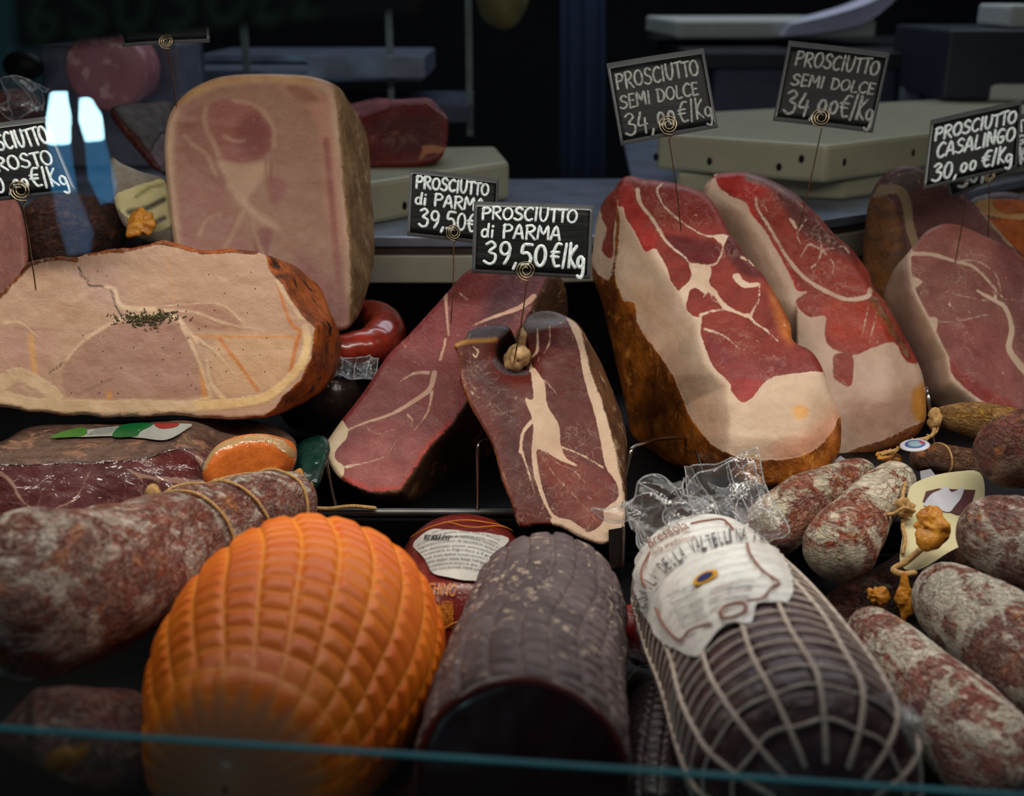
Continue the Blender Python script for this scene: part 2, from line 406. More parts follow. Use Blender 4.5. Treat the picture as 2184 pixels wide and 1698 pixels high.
# ------------------------------------------------------------ round bodies
class Body:
    def __init__(s, pts, asp=1.0, endk=(1., 1.), ns=160):
        Q = cr(np.array([list(W(x, y, d)) + [r * d / F] for x, y, d, r in pts]), 400)
        s.Q = Q; s.L = np.concatenate([[0], np.cumsum(np.linalg.norm(np.diff(Q[:, :3], axis=0), axis=1))]); s.len = s.L[-1]
        s.endk = endk; s.asp = asp
    def prof(s, l):
        r = np.interp(l, s.L, s.Q[:, 3])
        for e, x, r0 in ((s.endk[0], l, s.Q[0, 3]), (s.endk[1], s.len - l, s.Q[-1, 3])):
            if e: 
                E = max(r0 * e, 1e-6); k = np.clip(1 - x / E, 0, 1); r = r * np.sqrt(np.maximum(0, 1 - k ** 2))
        return r
    def ev(s, th, l, off=0):
        th = np.asarray(th, float); l = np.asarray(l, float)
        c = np.stack([np.interp(l, s.L, s.Q[:, k]) for k in range(3)], -1)
        e = .02 * s.len
        c2 = np.stack([np.interp(np.minimum(l + e, s.len), s.L, s.Q[:, k]) for k in range(3)], -1); c1 = np.stack([np.interp(np.maximum(l - e, 0), s.L, s.Q[:, k]) for k in range(3)], -1)
        T = c2 - c1; T /= np.linalg.norm(T, axis=-1)[..., None]
        up = np.array([0, 0, 1.]); B = np.cross(T, up + 0 * T); B /= np.linalg.norm(B, axis=-1)[..., None]; N = np.cross(B, T)
        r = s.prof(l) + off
        return c + (np.cos(th) * r)[..., None] * N + (np.sin(th) * r * s.asp)[..., None] * B
    def samples(s, ns):
        a = s.Q[0, 3] * s.endk[0]; b = s.Q[-1, 3] * s.endk[1]; k = max(8, ns // 6)
        u = 1 - np.cos(np.linspace(0, math.pi / 2, k)); u[0] = .0006
        L = [a * u] if s.endk[0] else [np.array([0.])]
        R_ = [s.len - b * u[::-1]] if s.endk[1] else [np.array([s.len])]
        mid = np.linspace(a if s.endk[0] else 0, s.len - (b if s.endk[1] else 0), ns)[1:-1]
        return np.concatenate(L + [mid] + R_)
    def mesh(s, name, mat, parent, nu=96, ns=110, disp=None, attr=None, smooth=True, label=None, col=None):
        l = s.samples(ns); th = np.linspace(0, 2 * math.pi, nu, endpoint=False)
        LL, TH = np.meshgrid(l, th, indexing='ij'); P = s.ev(TH, LL)
        rr = np.clip(s.prof(LL) / (s.Q[:, 3].mean()), 0, 1)
        off = disp(TH, LL, P) * rr if disp else 0 * LL
        P = s.ev(TH, LL, off); m = len(l); V = P.reshape(-1, 3); Fc = []
        for i in range(m - 1):
            for j in range(nu): j2 = (j + 1) % nu; Fc.append((i * nu + j, i * nu + j2, (i + 1) * nu + j2, (i + 1) * nu + j))
        Fc.append(tuple(range(nu))[::-1]); Fc.append(tuple(range((m - 1) * nu, m * nu)))
        at = {k: f(TH, LL, P).ravel() for k, f in (attr or {}).items()}
        return obj(name, V, Fc, mat, parent, smooth, attrs=at, label=label)
    def patch(s, name, poly, mat, parent, off=.0012, step=.02, disp=None, label=None, th0=0, smooth=True):
        """sheet on the surface; poly in (angle rad, length m)"""
        P = cr(poly, max(60, len(poly) * 8), True); c = P.mean(0); rings = 26; X = np.concatenate([c + (P - c) * t for t in np.linspace(1, .001, rings)])
        n = len(P); Fc = [(i * n + j, i * n + (j + 1) % n, (i + 1) * n + (j + 1) % n, (i + 1) * n + j) for i in range(rings - 1) for j in range(n)]
        o = off + (disp(X[:, 0], X[:, 1], None) if disp else 0)
        return obj(name, s.ev(X[:, 0], X[:, 1], o), Fc, mat, parent, smooth, label=label)

def salami_mat(name, red1, red2, mould, cover=.5, fatspot=C(190, 110, 40), sc=1.0, seed=0., dark=C(40, 25, 20), stretch=1):
    n = NT(name)
    off = n.t.nodes.new('ShaderNodeVectorMath'); off.operation = 'ADD'; n.t.links.new(n.tc, off.inputs[0]); off.inputs[1].default_value = (seed, seed * .7, seed * 2.1)
    n.tc = off.outputs[0]
    c = n.mix(n.sm(n.noise(48 * sc, 5, .65, .8), .38, .62), red1, red2)
    c = n.mix(n.sm(n.noise(60 * sc, 3, .5, .3), .60, .70, 0, .7), c, fatspot)
    c = n.mix(n.sm(n.noise(140 * sc, 6, .75), .56, .70, 0, .6), c, dark)
    sv = n.map((1, 1, 2.4), (.6, .8, .2))
    big = n.noise(22 * sc, 4, .6, 1.2); mid = n.noise(75 * sc, 6, .75, 1.0, sv); fin = n.noise(330 * sc, 5, .8)
    mm = n.m2('ADD', n.m2('MULTIPLY', big, .5), n.m2('ADD', n.m2('MULTIPLY', mid, .38), n.m2('MULTIPLY', fin, .12)))
    k = n.sm(mm, .59 - .2 * cover, .675 - .2 * cover)
    k2 = n.sm(n.m2('ADD', n.m2('MULTIPLY', fin, .6), n.m2('MULTIPLY', mid, .4)), .45, .60, 0, .42)
    k = n.m2('MAXIMUM', n.m2('MULTIPLY', k, n.sm(n.noise(600 * sc, 3), .25, .6, .6, 1)), k2)
    c = n.mix(k, c, mould)
    cre = n.m2('ABSOLUTE', n.m2('SUBTRACT', n.noise(60 * sc, 4, .6, 1.4, sv), .5))
    c = n.mix(n.sm(cre, 0, .03, .35, 0), c, dark)
    h = n.m2('ADD', mm, n.m2('ADD', n.m2('MULTIPLY', fin, .3), n.sm(cre, 0, .08, 0, .5)))
    return n.out(c, n.sm(k, 0, 1, .42, .9), n.bump(h, 1., .004), .4)

def net_mat(name, c1, c2, netc, rough=.3, netw=.5, coat=0, film=False, spots=None, nets=1.0, inner=None, dirt=.5):
    n = NT(name)
    c = n.mix(n.sm(n.noise(25, 4, .6), .3, .7), c1, c2)
    if inner: c = n.mix(n.m2('MULTIPLY', n.sm(n.m2('ADD', n.noise(120, 5, .7), n.m2('MULTIPLY', n.noise(22, 3), .35)), .74, .86), dirt), c, inner)
    nt = n.sm(n.m2('ADD', n.at('net'), n.m2('MULTIPLY', n.m2('SUBTRACT', n.noise(300, 3), .5), .35)), netw * .5, netw, nets, 0)
    c = n.mix(nt, c, netc)
    if spots: c = n.mix(n.sm(n.at('end'), .0, 1.), c, spots)
    h = n.noise(330, 4)
    cn = n.bump(n.noise(130, 3, .6, 1.4), 1., .004) if film else None
    return n.out(c, rough, n.bump(h, .3, .0012), .5, 0, 0, coat, .07, cn)

def film_mat(name, base=.06, tint=(.9, .95, 1, 1), white=.06, sc=70, rough=.06, bump=.004):
    n = NT(name); t = n.t.nodes
    h = n.bump(n.noise(sc, 4, .6, 1.6), .9, bump)
    tr = t.new('ShaderNodeBsdfTransparent'); tr.inputs[0].default_value = (.97, .98, .98, 1)
    gl = t.new('ShaderNodeBsdfGlossy'); gl.inputs['Roughness'].default_value = rough; gl.inputs['Color'].default_value = (1, 1, 1, 1); n.t.links.new(h, gl.inputs['Normal'])
    df = t.new('ShaderNodeBsdfDiffuse'); df.inputs['Color'].default_value = tint; n.t.links.new(h, df.inputs['Normal'])
    lw = t.new('ShaderNodeLayerWeight'); lw.inputs['Blend'].default_value = .35; n.t.links.new(h, lw.inputs['Normal'])
    f = n.m2('ADD', n.m2('MULTIPLY', n.m2('POWER', lw.outputs['Facing'], 3.), .8), base, clamp=True)
    m1 = t.new('ShaderNodeMixShader'); n.t.links.new(f, m1.inputs[0]); n.t.links.new(tr.outputs[0], m1.inputs[1]); n.t.links.new(gl.outputs[0], m1.inputs[2])
    m2_ = t.new('ShaderNodeMixShader'); n.put(m2_.inputs[0], n.m2('MULTIPLY', n.m2('ADD', .4, lw.outputs['Facing']), white)); n.t.links.new(m1.outputs[0], m2_.inputs[1]); n.t.links.new(df.outputs[0], m2_.inputs[2])
    n.t.links.new(m2_.outputs[0], n.o.inputs[0]); return n.m

def glass_mat(name, tint=(.93, .98, .96, 1), ior=1.45):
    n = NT(name); t = n.t.nodes
    tr = t.new('ShaderNodeBsdfTransparent'); tr.inputs[0].default_value = tint
    gl = t.new('ShaderNodeBsdfGlossy'); gl.inputs['Roughness'].default_value = 0
    fr = t.new('ShaderNodeFresnel'); fr.inputs[0].default_value = ior
    m1 = t.new('ShaderNodeMixShader'); n.t.links.new(fr.outputs[0], m1.inputs[0]); n.t.links.new(tr.outputs[0], m1.inputs[1]); n.t.links.new(gl.outputs[0], m1.inputs[2])
    n.t.links.new(m1.outputs[0], n.o.inputs[0]); return n.m
def emit_mat(name, col, st):
    n = NT(name); e = n.t.nodes.new('ShaderNodeEmission'); e.inputs[0].default_value = col; e.inputs[1].default_value = st
    n.t.links.new(e.outputs[0], n.o.inputs[0]); return n.m

M = {}
M['black'] = plain('black_enamel', C(3, 3, 4), .5, spec=.2, var=.3)
M['dark'] = plain('dark_paint', C(22, 24, 30), .6)
M['steel'] = plain('brushed_steel', C(135, 145, 165), .35, .5, var=.2, sc=15)
M['steel_dark'] = plain('dim_steel', C(85, 92, 110), .4, .5)
M['rail'] = plain('rail_steel', C(120, 120, 115), .45, 1.0)
M['poly'] = plain('polyethylene_board', C(160, 158, 134), .45, var=.05, sc=20, sss=.1)
M['poly_cool'] = plain('polyethylene_board_far', C(200, 205, 200), .5, var=.05)
M['white'] = plain('white_laminate', C(165, 160, 145), .4, var=.05)
M['brown'] = plain('brown_strip', C(60, 45, 35), .5)
M['paper'] = plain('paper', C(205, 205, 225), .8, var=.06)
M['wire'] = plain('wire_dark_steel', C(165, 148, 118), .3, 1.0, var=.3, sc=120)
M['wirelight'] = plain('wire_bright_steel', C(170, 168, 160), .22, 1.0)
M['chalkb'] = None

# ------------------------------------------------------------ the setting
floor = tag(MB().box((-4, -3.2, -.05), (4, 5, 0)).build('floor', plain('floor_tiles', C(60, 60, 62), .5), smooth=False), kind='structure')
wb = tag(MB().box((-4, 5, 0), (4, 5.1, 3)).build('wall_back', plain('dark_wall', C(20, 21, 26), .8), smooth=False), kind='structure')
tag(MB().box((-4.1, -3.2, 0), (-4, 5, 3)).build('wall_left', plain('dark_wall_side', C(30, 32, 38), .8), smooth=False), kind='structure')
tag(MB().box((4, -3.2, 0), (4.1, 5, 3)).build('wall_right', plain('dark_wall_right', C(30, 32, 38), .8), smooth=False), kind='structure')
tag(MB().box((-4, -3.2, 3), (4, 5, 3.05)).build('ceiling', plain('dark_ceiling', C(40, 40, 45), .8), smooth=False), kind='structure')

DK = CAMZ - .437            # deck under the hams
FD = CAMZ - .475             # front tray
rail_a = G(560, 1098, DK + .012); rail_b = G(1300, 1128, DK + .012)
case = thing('display_case', 'black enamel deli display case with stepped decks under the hams', 'display case', (0, .8, 0))
prism('deck', [(-1.1, .90), (1.1, .885), (1.1, 1.38), (-1.1, 1.38)], DK - .03, DK, M['black'], case, .002)
prism('front_tray', [(-1.1, .30), (1.1, .30), (1.1, .885), (-1.1, .895)], FD - .03, FD, M['black'], case, .002)
prism('riser', [(-1.1, .893), (1.1, .878), (1.1, .884), (-1.1, .899)], FD + .001, DK - .031, M['black'], case, 0)
prism('back_panel', [(-1.1, 1.385), (1.1, 1.385), (1.1, 1.395), (-1.1, 1.395)], .05, 1.02, M['black'], case, 0)
prism('base_cabinet', [(-1.1, .32), (1.1, .32), (1.1, 1.26), (-1.1, 1.26)], 0.02, FD - .031, M['dark'], case, .004)
MB().tube(np.array([(-1.1, .905, DK + .004), (-.4, .9, DK + .004), (.1, .896, DK + .004)]), .004, 10).build('edge_rail', M['rail'], case, label='polished steel edge rail')

# worktop behind the hams
WT = CAMZ - .275
def gx(*p): return [tuple(G(x, y, WT)[:2]) for x, y in p]
ct = thing('service_counter', 'brushed metal service counter with white front edge behind the hams', 'counter', (.3, 1.7, 0))
wp = gx((250, 505), (1180, 505), (1600, 492), (1850, 455), (2350, 345)) ; wb_ = 0
wp2 = [(-1.0, wp[0][1])] + wp[1:] + [(wp[-1][0] + .5, wp[-1][1] + .1)] + [(1.9, 2.35), (.22, 2.35), (.18, 1.72), (-.18, 1.71), (-.2, 2.35), (-1.0, 2.35)]
prism('worktop', wp2, WT - .012, WT, M['steel'], ct, .001)
fr_ = [p for p in wp2[:6]]
def strip(name, pts, o0, o1, z0, z1, mat):
    P = [(x, y + o0) for x, y in pts] + [(x, y + o1) for x, y in pts[::-1]]
    return prism(name, P, z0, z1, mat, ct, .0015)
strip('brown_edge_strip', fr_, .004, .02, WT - .022, WT - .0125, M['brown'])
strip('white_front_edge', fr_, .0, .02, WT - .055, WT - .0225, M['white'])
prism('cabinet', [(-.99, 1.42), (.35, 1.42), (1.5, 1.9), (1.88, 2.33), (.24, 2.33), (.17, 1.69), (-.17, 1.69), (-.21, 2.33), (-.99, 2.33)], .02, WT - .056, M['dark'], ct, .003)

# cutting boards on the worktop
def board(label, px, zoff, h, mat, back, group='white polyethylene boards on the service counter', holes=(), name='cutting_board'):
    P = [tuple(G(x, y, WT + zoff)[:2]) for x, y in px] + back
    ctr = np.mean(np.array(P), 0); r = thing(name, label, 'cutting board', (ctr[0], ctr[1], WT + zoff), group)
    prism('slab', P, WT + zoff + .0005, WT + zoff + h, mat, r, .006)
    for (x, y, i) in holes:
        a = np.array(P[i]); b = np.array(P[i + 1]); 
        g = G(x, 0, 0); # direction of the pixel column
        k = (x - 1092) / F / CP
        # intersection of the face line a-b with the vertical plane through that column
        best = min(np.linspace(0, 1, 400), key=lambda t: abs(((a + (b - a) * t)[0]) - (x - 1092) / F * ((a + (b - a) * t)[1] * CP - 0 + .0)))
        q = a + (b - a) * best; zz = WT + zoff + h * y
        nrm = np.array([(b - a)[1], -(b - a)[0]]); nrm /= np.linalg.norm(nrm)
        c = np.array([q[0], q[1], zz]); nn = np.array([nrm[0], nrm[1], 0]); tt = np.array([-nrm[1], nrm[0], 0])
        MB().ell(c + nn * .0001, (tt * .004, np.array([0, 0, .0055]), nn * .0009), 10, 6).build('peg_hole', M['black'], r)
    return r
p1 = [tuple(G(x, y, WT + .03)[:2]) for x, y in ((1398, 362), (1757, 393), (2250, 318))]
board('thick white cutting board behind the semi dolce price cards, upper of its stack', [(1398, 362), (1757, 393), (2250, 318)], .0305, .05, M['poly'],
      [(p1[2][0] + .05, p1[2][1] + .35), (p1[0][0] + .12, p1[0][1] + .28)], holes=((1412, .35, 0), (1536, .35, 0), (1692, .35, 0), (1742, .6, 0), (1838, .5, 1), (1990, .5, 1), (2120, .5, 1)))
p2 = [tuple(G(x, y, WT + .0)[:2]) for x, y in ((1420, 418), (1800, 428), (2250, 360))]
board('thin white cutting board lying under the thick one on the counter', [(1440, 412), (1800, 428), (2250, 360)], .0, .030, M['poly'],
      [(p2[2][0] + .05, p2[2][1] + .3), (p2[0][0] + .1, p2[0][1] + .22)])
board('small white cutting board on top of the stack at the right edge', [(2036, 214), (2300, 222)], .08 + .001, .03, M['poly_cool'], [(1.35, 2.1), (.9, 2.12)])
bl = [tuple(G(x, y, WT)[:2]) for x, y in ((700, 500), (1086, 427))]
board('white cutting board between the cooked ham and the black gap, under the dark red meat', [(640, 508), (1086, 427)], .0, .052, M['poly'], [(bl[1][0] - .02, 1.69), (bl[0][0] - .08, 1.66)], holes=((848, .32, 0), (700, .3, 0)))

# ------------------------------------------------------------ hams
def low(O, d): return W(np.mean([p[0] for p in O]), max(p[1] for p in O), d)

# big semi dolce ham
O13 = [(1346,375),(1371,381),(1407,385),(1455,394),(1488,405),(1506,416),(1521,432),(1539,463),(1554,496),(1572,518),(1580,533),(1602,559),(1627,588),(1649,621),(1668,654),(1686,694),(1689,722),(1702,735),(1719,742),(1737,757),(1752,782),(1763,811),(1777,855),(1792,888),(1794,921),(1791,960),(1772,1000),(1725,1030),(1660,1043),(1600,1040),(1550,1022),(1480,1005),(1400,985),(1352,955),(1338,890),(1322,810),(1300,715),(1282,640),(1263,585),(1266,520),(1275,460),(1290,425),(1312,400),(1328,380)]
LEAN13 = [(1328,368),(1318,436),(1329,441),(1335,465),(1349,487),(1364,515),(1376,538),(1391,531),(1398,530),(1412,552),(1424,575),(1431,600),(1441,614),(1449,622),(1458,612),(1466,603),(1475,600),(1470,625),(1466,640),(1463,655),(1474,672),(1493,677),(1497,682),(1494,705),(1500,728),(1510,760),(1527,790),(1545,805),(1560,822),(1558,832),(1568,845),(1580,857),(1592,856),(1606,846),(1620,828),(1634,812),(1660,801),(1700,796),(1752,793),(1762,806),(1800,800),(1760,730),(1705,715),(1700,640),(1600,520),(1560,440),(1500,370),(1400,350)]
ALL = [(-400,-400),(2700,-400),(2700,2100),(-400,2100)]
r = thing('cured_ham', 'large cured ham half with broad white fat and orange rind, behind the plastic-wrapped roll', 'ham', low(O13, 1.04), 'cured hams standing in the case')
fold13 = [(1318,425),(1345,470),(1393,533),(1440,600),(1484,680),(1506,772),(1552,822),(1560,900),(1556,1060)]
side13 = [(1318,425),(1345,470),(1393,533),(1440,600),(1484,680),(1506,772),(1552,822),(1560,900),(1556,1100),(1100,1100),(1100,300),(1318,300)]
skfold = [(1316,430),(1312,600),(1360,690),(1404,753),(1466,877),(1521,947),(1560,970)]
skside = skfold + [(1560,1100),(1100,1100),(1100,430)]
edge13 = [(1480,805),(1620,812),(1765,790)]
d13p = plane(1.025, 1600, 700, -.012, -.030, [(fold13, side13, .055, 12), (skfold, skside, .05, 10)])
def d13(x, y):
    D = d13p(x, y); b = np.clip((y - 800) / 60, 0, 1); D = D - .004 * b
    D = D + .00004 * np.maximum(0, y - 930) ** 1.35 + .00015 * np.maximum(0, y - 800)
    D = D + .05 * ss(x, 1700, 1800) * ss(y, 700, 900) ** 1 * .6
    D = D + .012 * np.clip((1330 - x) / 60, 0, 1) * (1 - ss(y, 420, 640))
    return D
LEANC = A(172, 62, 52, .8)
cut('ham', r, O13, [(1420,500),(1470,640),(1560,780),(1610,900)], d13,
    meat('meat_semi_dolce', C(196, 112, 34, .85), C(120, 62, 22, .8), C(215, 140, 60), .45, 60, seed=1, rough=.4, edge=2.5, skinr=.35, sked=5),
    base=A(160, 60, 50, .7),
    paint=[('p', [(1405,400),(1480,405),(1540,460),(1550,500),(1500,495),(1450,465),(1410,430)], A(150,52,44,.75), 5),
           ('p', [(1330,380),(1350,400),(1360,430),(1395,480),(1400,530),(1370,540),(1335,470),(1318,440)], A(180,48,38,.8), 8),
           ('p', [(1415,500),(1520,515),(1540,530),(1525,560),(1470,560),(1430,525)], A(125,42,45,.7), 6),
           ('p', [(1555,500),(1600,560),(1625,590),(1590,590),(1560,560),(1545,530)], A(110,38,38,.7), 10),
           ('p', [(1640,610),(1690,700),(1690,735),(1670,720),(1650,670)], A(190,100,40,.8), 10),
           ('p', [(1510,720),(1580,760),(1700,770),(1745,790),(1640,805),(1560,800)], A(150,62,68,.8), 20),
           ('p', [(1555,815),(1630,815),(1600,860),(1570,855)], A(170,45,45,.8), 6)],
    fat=[('P', ALL), ('x', LEAN13), ('x', [(1283,460),(1300,426),(1316,432),(1309,497),(1307,544),(1298,551),(1287,540),(1283,526),(1294,489)]), ('x', [(1345,372),(1300,395),(1280,425),(1284,458),(1312,440),(1325,400)]),
         ('p', [(1470,566),(1479,561),(1514,568),(1517,584),(1512,603),(1528,621),(1539,639),(1561,658),(1580,667),(1600,674),(1590,677),(1570,668),(1545,661),(1532,643),(1514,623),(1503,627),(1484,614),(1466,621),(1440,628),(1466,603),(1475,584)]),
         ('l', [(1595,672),(1612,690),(1631,702),(1661,729)], (3, 1)), ('l', [(1603,669),(1610,655),(1618,640),(1621,600)], (2.5, 1)),
         ('l', [(1360,405),(1362,425),(1371,442),(1393,469),(1407,493),(1418,511),(1440,533),(1455,544),(1466,555),(1475,566)], (4.5, 2)),
         ('l', [(1413,390),(1402,405),(1407,423),(1418,442),(1451,471),(1484,493),(1514,504),(1554,503)], (2, 2)),
         ('p', [(1522,503),(1550,501),(1543,521)]), ('l', [(1543,518),(1539,540),(1528,562),(1506,568)], (2, 1.5)),
         ('p', [(1561,588),(1576,583),(1583,595),(1598,603),(1620,603),(1613,612),(1587,614),(1572,603)]), ('l', [(1580,548),(1602,559),(1607,566)], 3),
         ('l', [(1492,673),(1521,663),(1543,661)], (3, 2)), ('l', [(1503,702),(1543,716),(1580,747)], (3, 1)), ('l', [(1500,634),(1512,622),(1520,640),(1533,646)], 1.5)],
    fatc=A(206, 180, 160, .95), fatpaint=[('p', [(1320,600),(1400,620),(1480,800),(1540,900),(1520,950),(1440,800)], A(206,170,145,.9), 30), ('p', [(1640,960),(1720,920),(1790,860),(1800,940),(1700,990)], A(205,150,125,.9), 30), ('p', [(1330,700),(1380,720),(1440,830),(1400,790)], A(210,140,120,.9), 16), ('p', [(1690,870),(1715,865),(1725,885),(1700,895)], A(215,160,90), 8)],
    skin=[('p', [(1240,560),(1270,578),(1295,600),(1308,577),(1316,606),(1334,647),(1355,640),(1360,690),(1378,720),(1404,753),(1433,797),(1451,837),(1466,877),(1492,918),(1521,950),(1570,972),(1640,980),(1700,974),(1745,954),(1775,920),(1795,885),(1840,900),(1810,1080),(1500,1090),(1220,1060)]), ('l', [(1317,445),(1318,490),(1312,560),(1308,585)], 3)],
    back=((1.0, 0, 0, .03), (.96, -6, -4, .06), (.7, -10, -8, .085)), parts='fat', rim=(16, .009), rough=.0014, seed=3)

# ham behind it
O14 = [(1499,407),(1521,377),(1528,371),(1580,366),(1602,370),(1638,381),(1671,398),(1697,414),(1722,438),(1752,467),(1777,497),(1814,529),(1832,551),(1854,584),(1862,614),(1887,643),(1909,680),(1939,735),(1957,771),(1970,811),(1975,863),(1972,899),(1946,936),(1873,968),(1800,980),(1740,965),(1660,900),(1590,760),(1530,620),(1490,480)]
L14 = [(1490,400),(1521,375),(1532,398),(1561,420),(1591,432),(1602,456),(1627,486),(1649,522),(1671,559),(1690,599),(1701,621),(1726,621),(1697,639),(1701,654),(1726,676),(1759,672),(1763,680),(1759,716),(1774,742),(1821,757),(1851,746),(1880,735),(1909,731),(1925,760),(1941,775),(1960,760),(1900,640),(1850,560),(1720,400),(1600,340)]
r = thing('cured_ham', 'bright red cured ham with marbled face and grey crust, second card stuck in it', 'ham', low(O14, 1.13), 'cured hams standing in the case')
d14p = plane(1.165, 1720, 650, .004, -.020, [([(1520,400),(1600,450),(1690,600),(1700,640)], [(1520,400),(1600,450),(1690,600),(1700,640),(1690,1100),(1300,1100),(1300,400)], .06, 25),
                                            ([(1600,366),(1700,440),(1800,530),(1850,620),(1900,740)], [(1600,366),(1700,440),(1800,530),(1850,620),(1900,740),(2100,700),(2000,300)], .10, 12)])
cut('ham', r, O14, [(1600,480),(1700,600),(1800,750),(1840,860)], lambda x, y: d14p(x, y) + .00003 * np.maximum(0, y - 850) ** 1.4 + .02 * ss(x, 1880, 1980),
    meat('meat_marbled_red', C(150, 85, 40), C(90, 50, 28), C(150, 125, 110), .7, 60, seed=2, rough=.35, edge=2.5, skinr=.5, fib=.3, marbw=.018),
    base=A(168, 60, 48, .7),
    paint=[('p', [(1640,390),(1700,425),(1800,520),(1835,560),(1800,545),(1745,520),(1700,489),(1676,450)], A(98,45,45,.7), 14),
           ('l', [(1595,440),(1620,486),(1660,550),(1700,620)], A(190,32,26,.95), 10, 4), ('p', [(1521,375),(1600,380),(1640,400),(1600,430),(1560,415),(1530,395)], A(175,35,30,.8), 8),
           ('p', [(1600,366),(1660,380),(1720,425),(1700,430),(1640,400),(1590,385)], A(130,95,98,.8), 6),
           ('p', [(1760,650),(1860,640),(1900,690),(1905,735),(1830,750),(1765,720)], A(182,60,40,.85), 14)],
    fat=[('P', ALL), ('x', L14), ('x', [(1781,757),(1810,753),(1821,771),(1814,823),(1781,808),(1777,782)]),
         ('l', [(1613,423),(1616,445),(1646,493),(1671,537),(1704,581),(1741,610),(1777,628),(1810,639),(1851,632),(1856,618)], (2.5, 5)),
         ('l', [(1748,497),(1752,533),(1744,559),(1730,570)], (1, 2)), ('l', [(1752,533),(1726,522),(1708,548)], 1.8), ('l', [(1752,533),(1781,529),(1799,526),(1812,540)], 1.2), ('l', [(1752,533),(1777,560),(1775,585)], 1.2), ('l', [(1708,520),(1700,500),(1712,480)], 1.),
         ('p', [(1682,465),(1692,470),(1702,488),(1694,486)]), ('l', [(1628,430),(1636,452)], 1.5), ('l', [(1730,684),(1735,720),(1722,760)], .8), ('l', [(1853,650),(1838,720)], 1), ('l', [(1873,655),(1855,730)], 1)],
    fatc=A(205, 175, 158, .85), fatpaint=[('p', [(1500,400),(1560,430),(1600,560),(1700,680),(1740,760),(1700,900),(1560,700),(1500,500)], A(175,150,135,.75), 30), ('p', [(1800,850),(1900,840),(1970,820),(1960,900),(1850,950)], A(190,150,135,.8), 30), ('p', [(1945,840),(1975,820),(1975,900),(1950,890)], A(200,130,50,.8), 8)],
    skin=[('p', [(1985,905),(1946,908),(1891,936),(1836,952),(1799,968),(1760,975),(1740,1010),(1900,1060),(2020,1000)]), ('l', [(1690,404),(1730,440),(1782,495),(1822,530),(1858,580)], (2, 5)), ('l', [(1862,640),(1900,700),(1938,760)], (7, 4))],
    back=((1.0, 0, 2, .02), (.95, -4, 0, .05), (.7, -6, -6, .07)), parts='fat', rim=(14, .008), rough=.0016, seed=5)

# far right ham, front
O15 = [(2024,477),(2059,486),(2112,509),(2151,530),(2183,551),(2230,595),(2270,680),(2285,780),(2260,860),(2200,900),(2080,905),(2010,880),(1980,858),(1950,800),(1905,720),(1888,660),(1886,629),(1897,597),(1911,569),(1929,548),(1953,520),(1974,495),(1999,482)]
L15 = [(1974,485),(1950,522),(1944,537),(1944,576),(1953,618),(1974,661),(1990,690),(1996,703),(2010,735),(2024,760),(2028,795),(2050,820),(2080,845),(2120,868),(2170,900),(2330,930),(2330,500),(2100,440)]
r = thing('cured_ham', 'pale pink ham round with white fat side, cut off by the right edge', 'ham', low(O15, 1.2), 'cured hams standing in the case')
f15 = [(1950,500),(1944,576),(1953,618),(1990,690),(2024,760),(2035,810),(2120,880)]
cut('ham', r, O15, [(2040,600),(2110,700),(2150,800)], plane(1.19, 2080, 700, .006, -.018, [(f15, f15 + [(2120,1100),(1700,1100),(1700,500)], .10, 14)]),
    meat('meat_pale_pink', C(170, 110, 50), C(120, 80, 40), None, .75, 75, seed=3, rough=.42, edge=2., fib=.2, marbw=.022),
    base=A(150, 84, 78, .75), paint=[('p', [(2130,520),(2300,620),(2300,800),(2200,780),(2150,660)], A(120,58,62,.8), 25), ('p', [(2026,767),(2029,802),(2060,835),(2108,866),(2180,890),(2160,860),(2095,818),(2056,790)], A(150,32,28,.8), 7), ('p', [(2000,700),(2110,680),(2150,740),(2170,850),(2060,790)], A(150,72,72,.8), 20)],
    fat=[('P', ALL), ('x', L15), ('l', [(1944,541),(1989,543),(2038,558),(2077,569),(2112,604),(2137,633)], (4.5, 1.5)), ('l', [(2038,558),(2080,556),(2120,580),(2135,620)], 1.2), ('l', [(2084,620),(2119,640),(2144,657),(2158,700),(2152,740),(2165,765),(2190,795)], (3, 8)),
         ('l', [(2119,640),(2124,632),(2118,620)], (4, 1)), ('l', [(1990,684),(2035,686),(2109,670)], 1.3), ('l', [(2042,629),(2109,643)], 1.2), ('p', [(1944,590),(1968,600),(1955,612),(1946,610)]), ('p', [(1985,678),(1999,680),(1998,705),(1990,700)])],
    fatc=A(195, 168, 150, .85), fatpaint=[('p', [(1900,600),(1935,560),(1960,700),(2010,820),(1990,860),(1920,760)], A(160,132,122,.8), 20)],
    skin=[('l', [(2024,470),(2112,500),(2151,522),(2200,560)], 5)], back=((1.0, 3, 2, .02), (.95, 6, 0, .04), (.7, 8, -6, .06)), parts='fat', rim=(12, .006), seed=7)

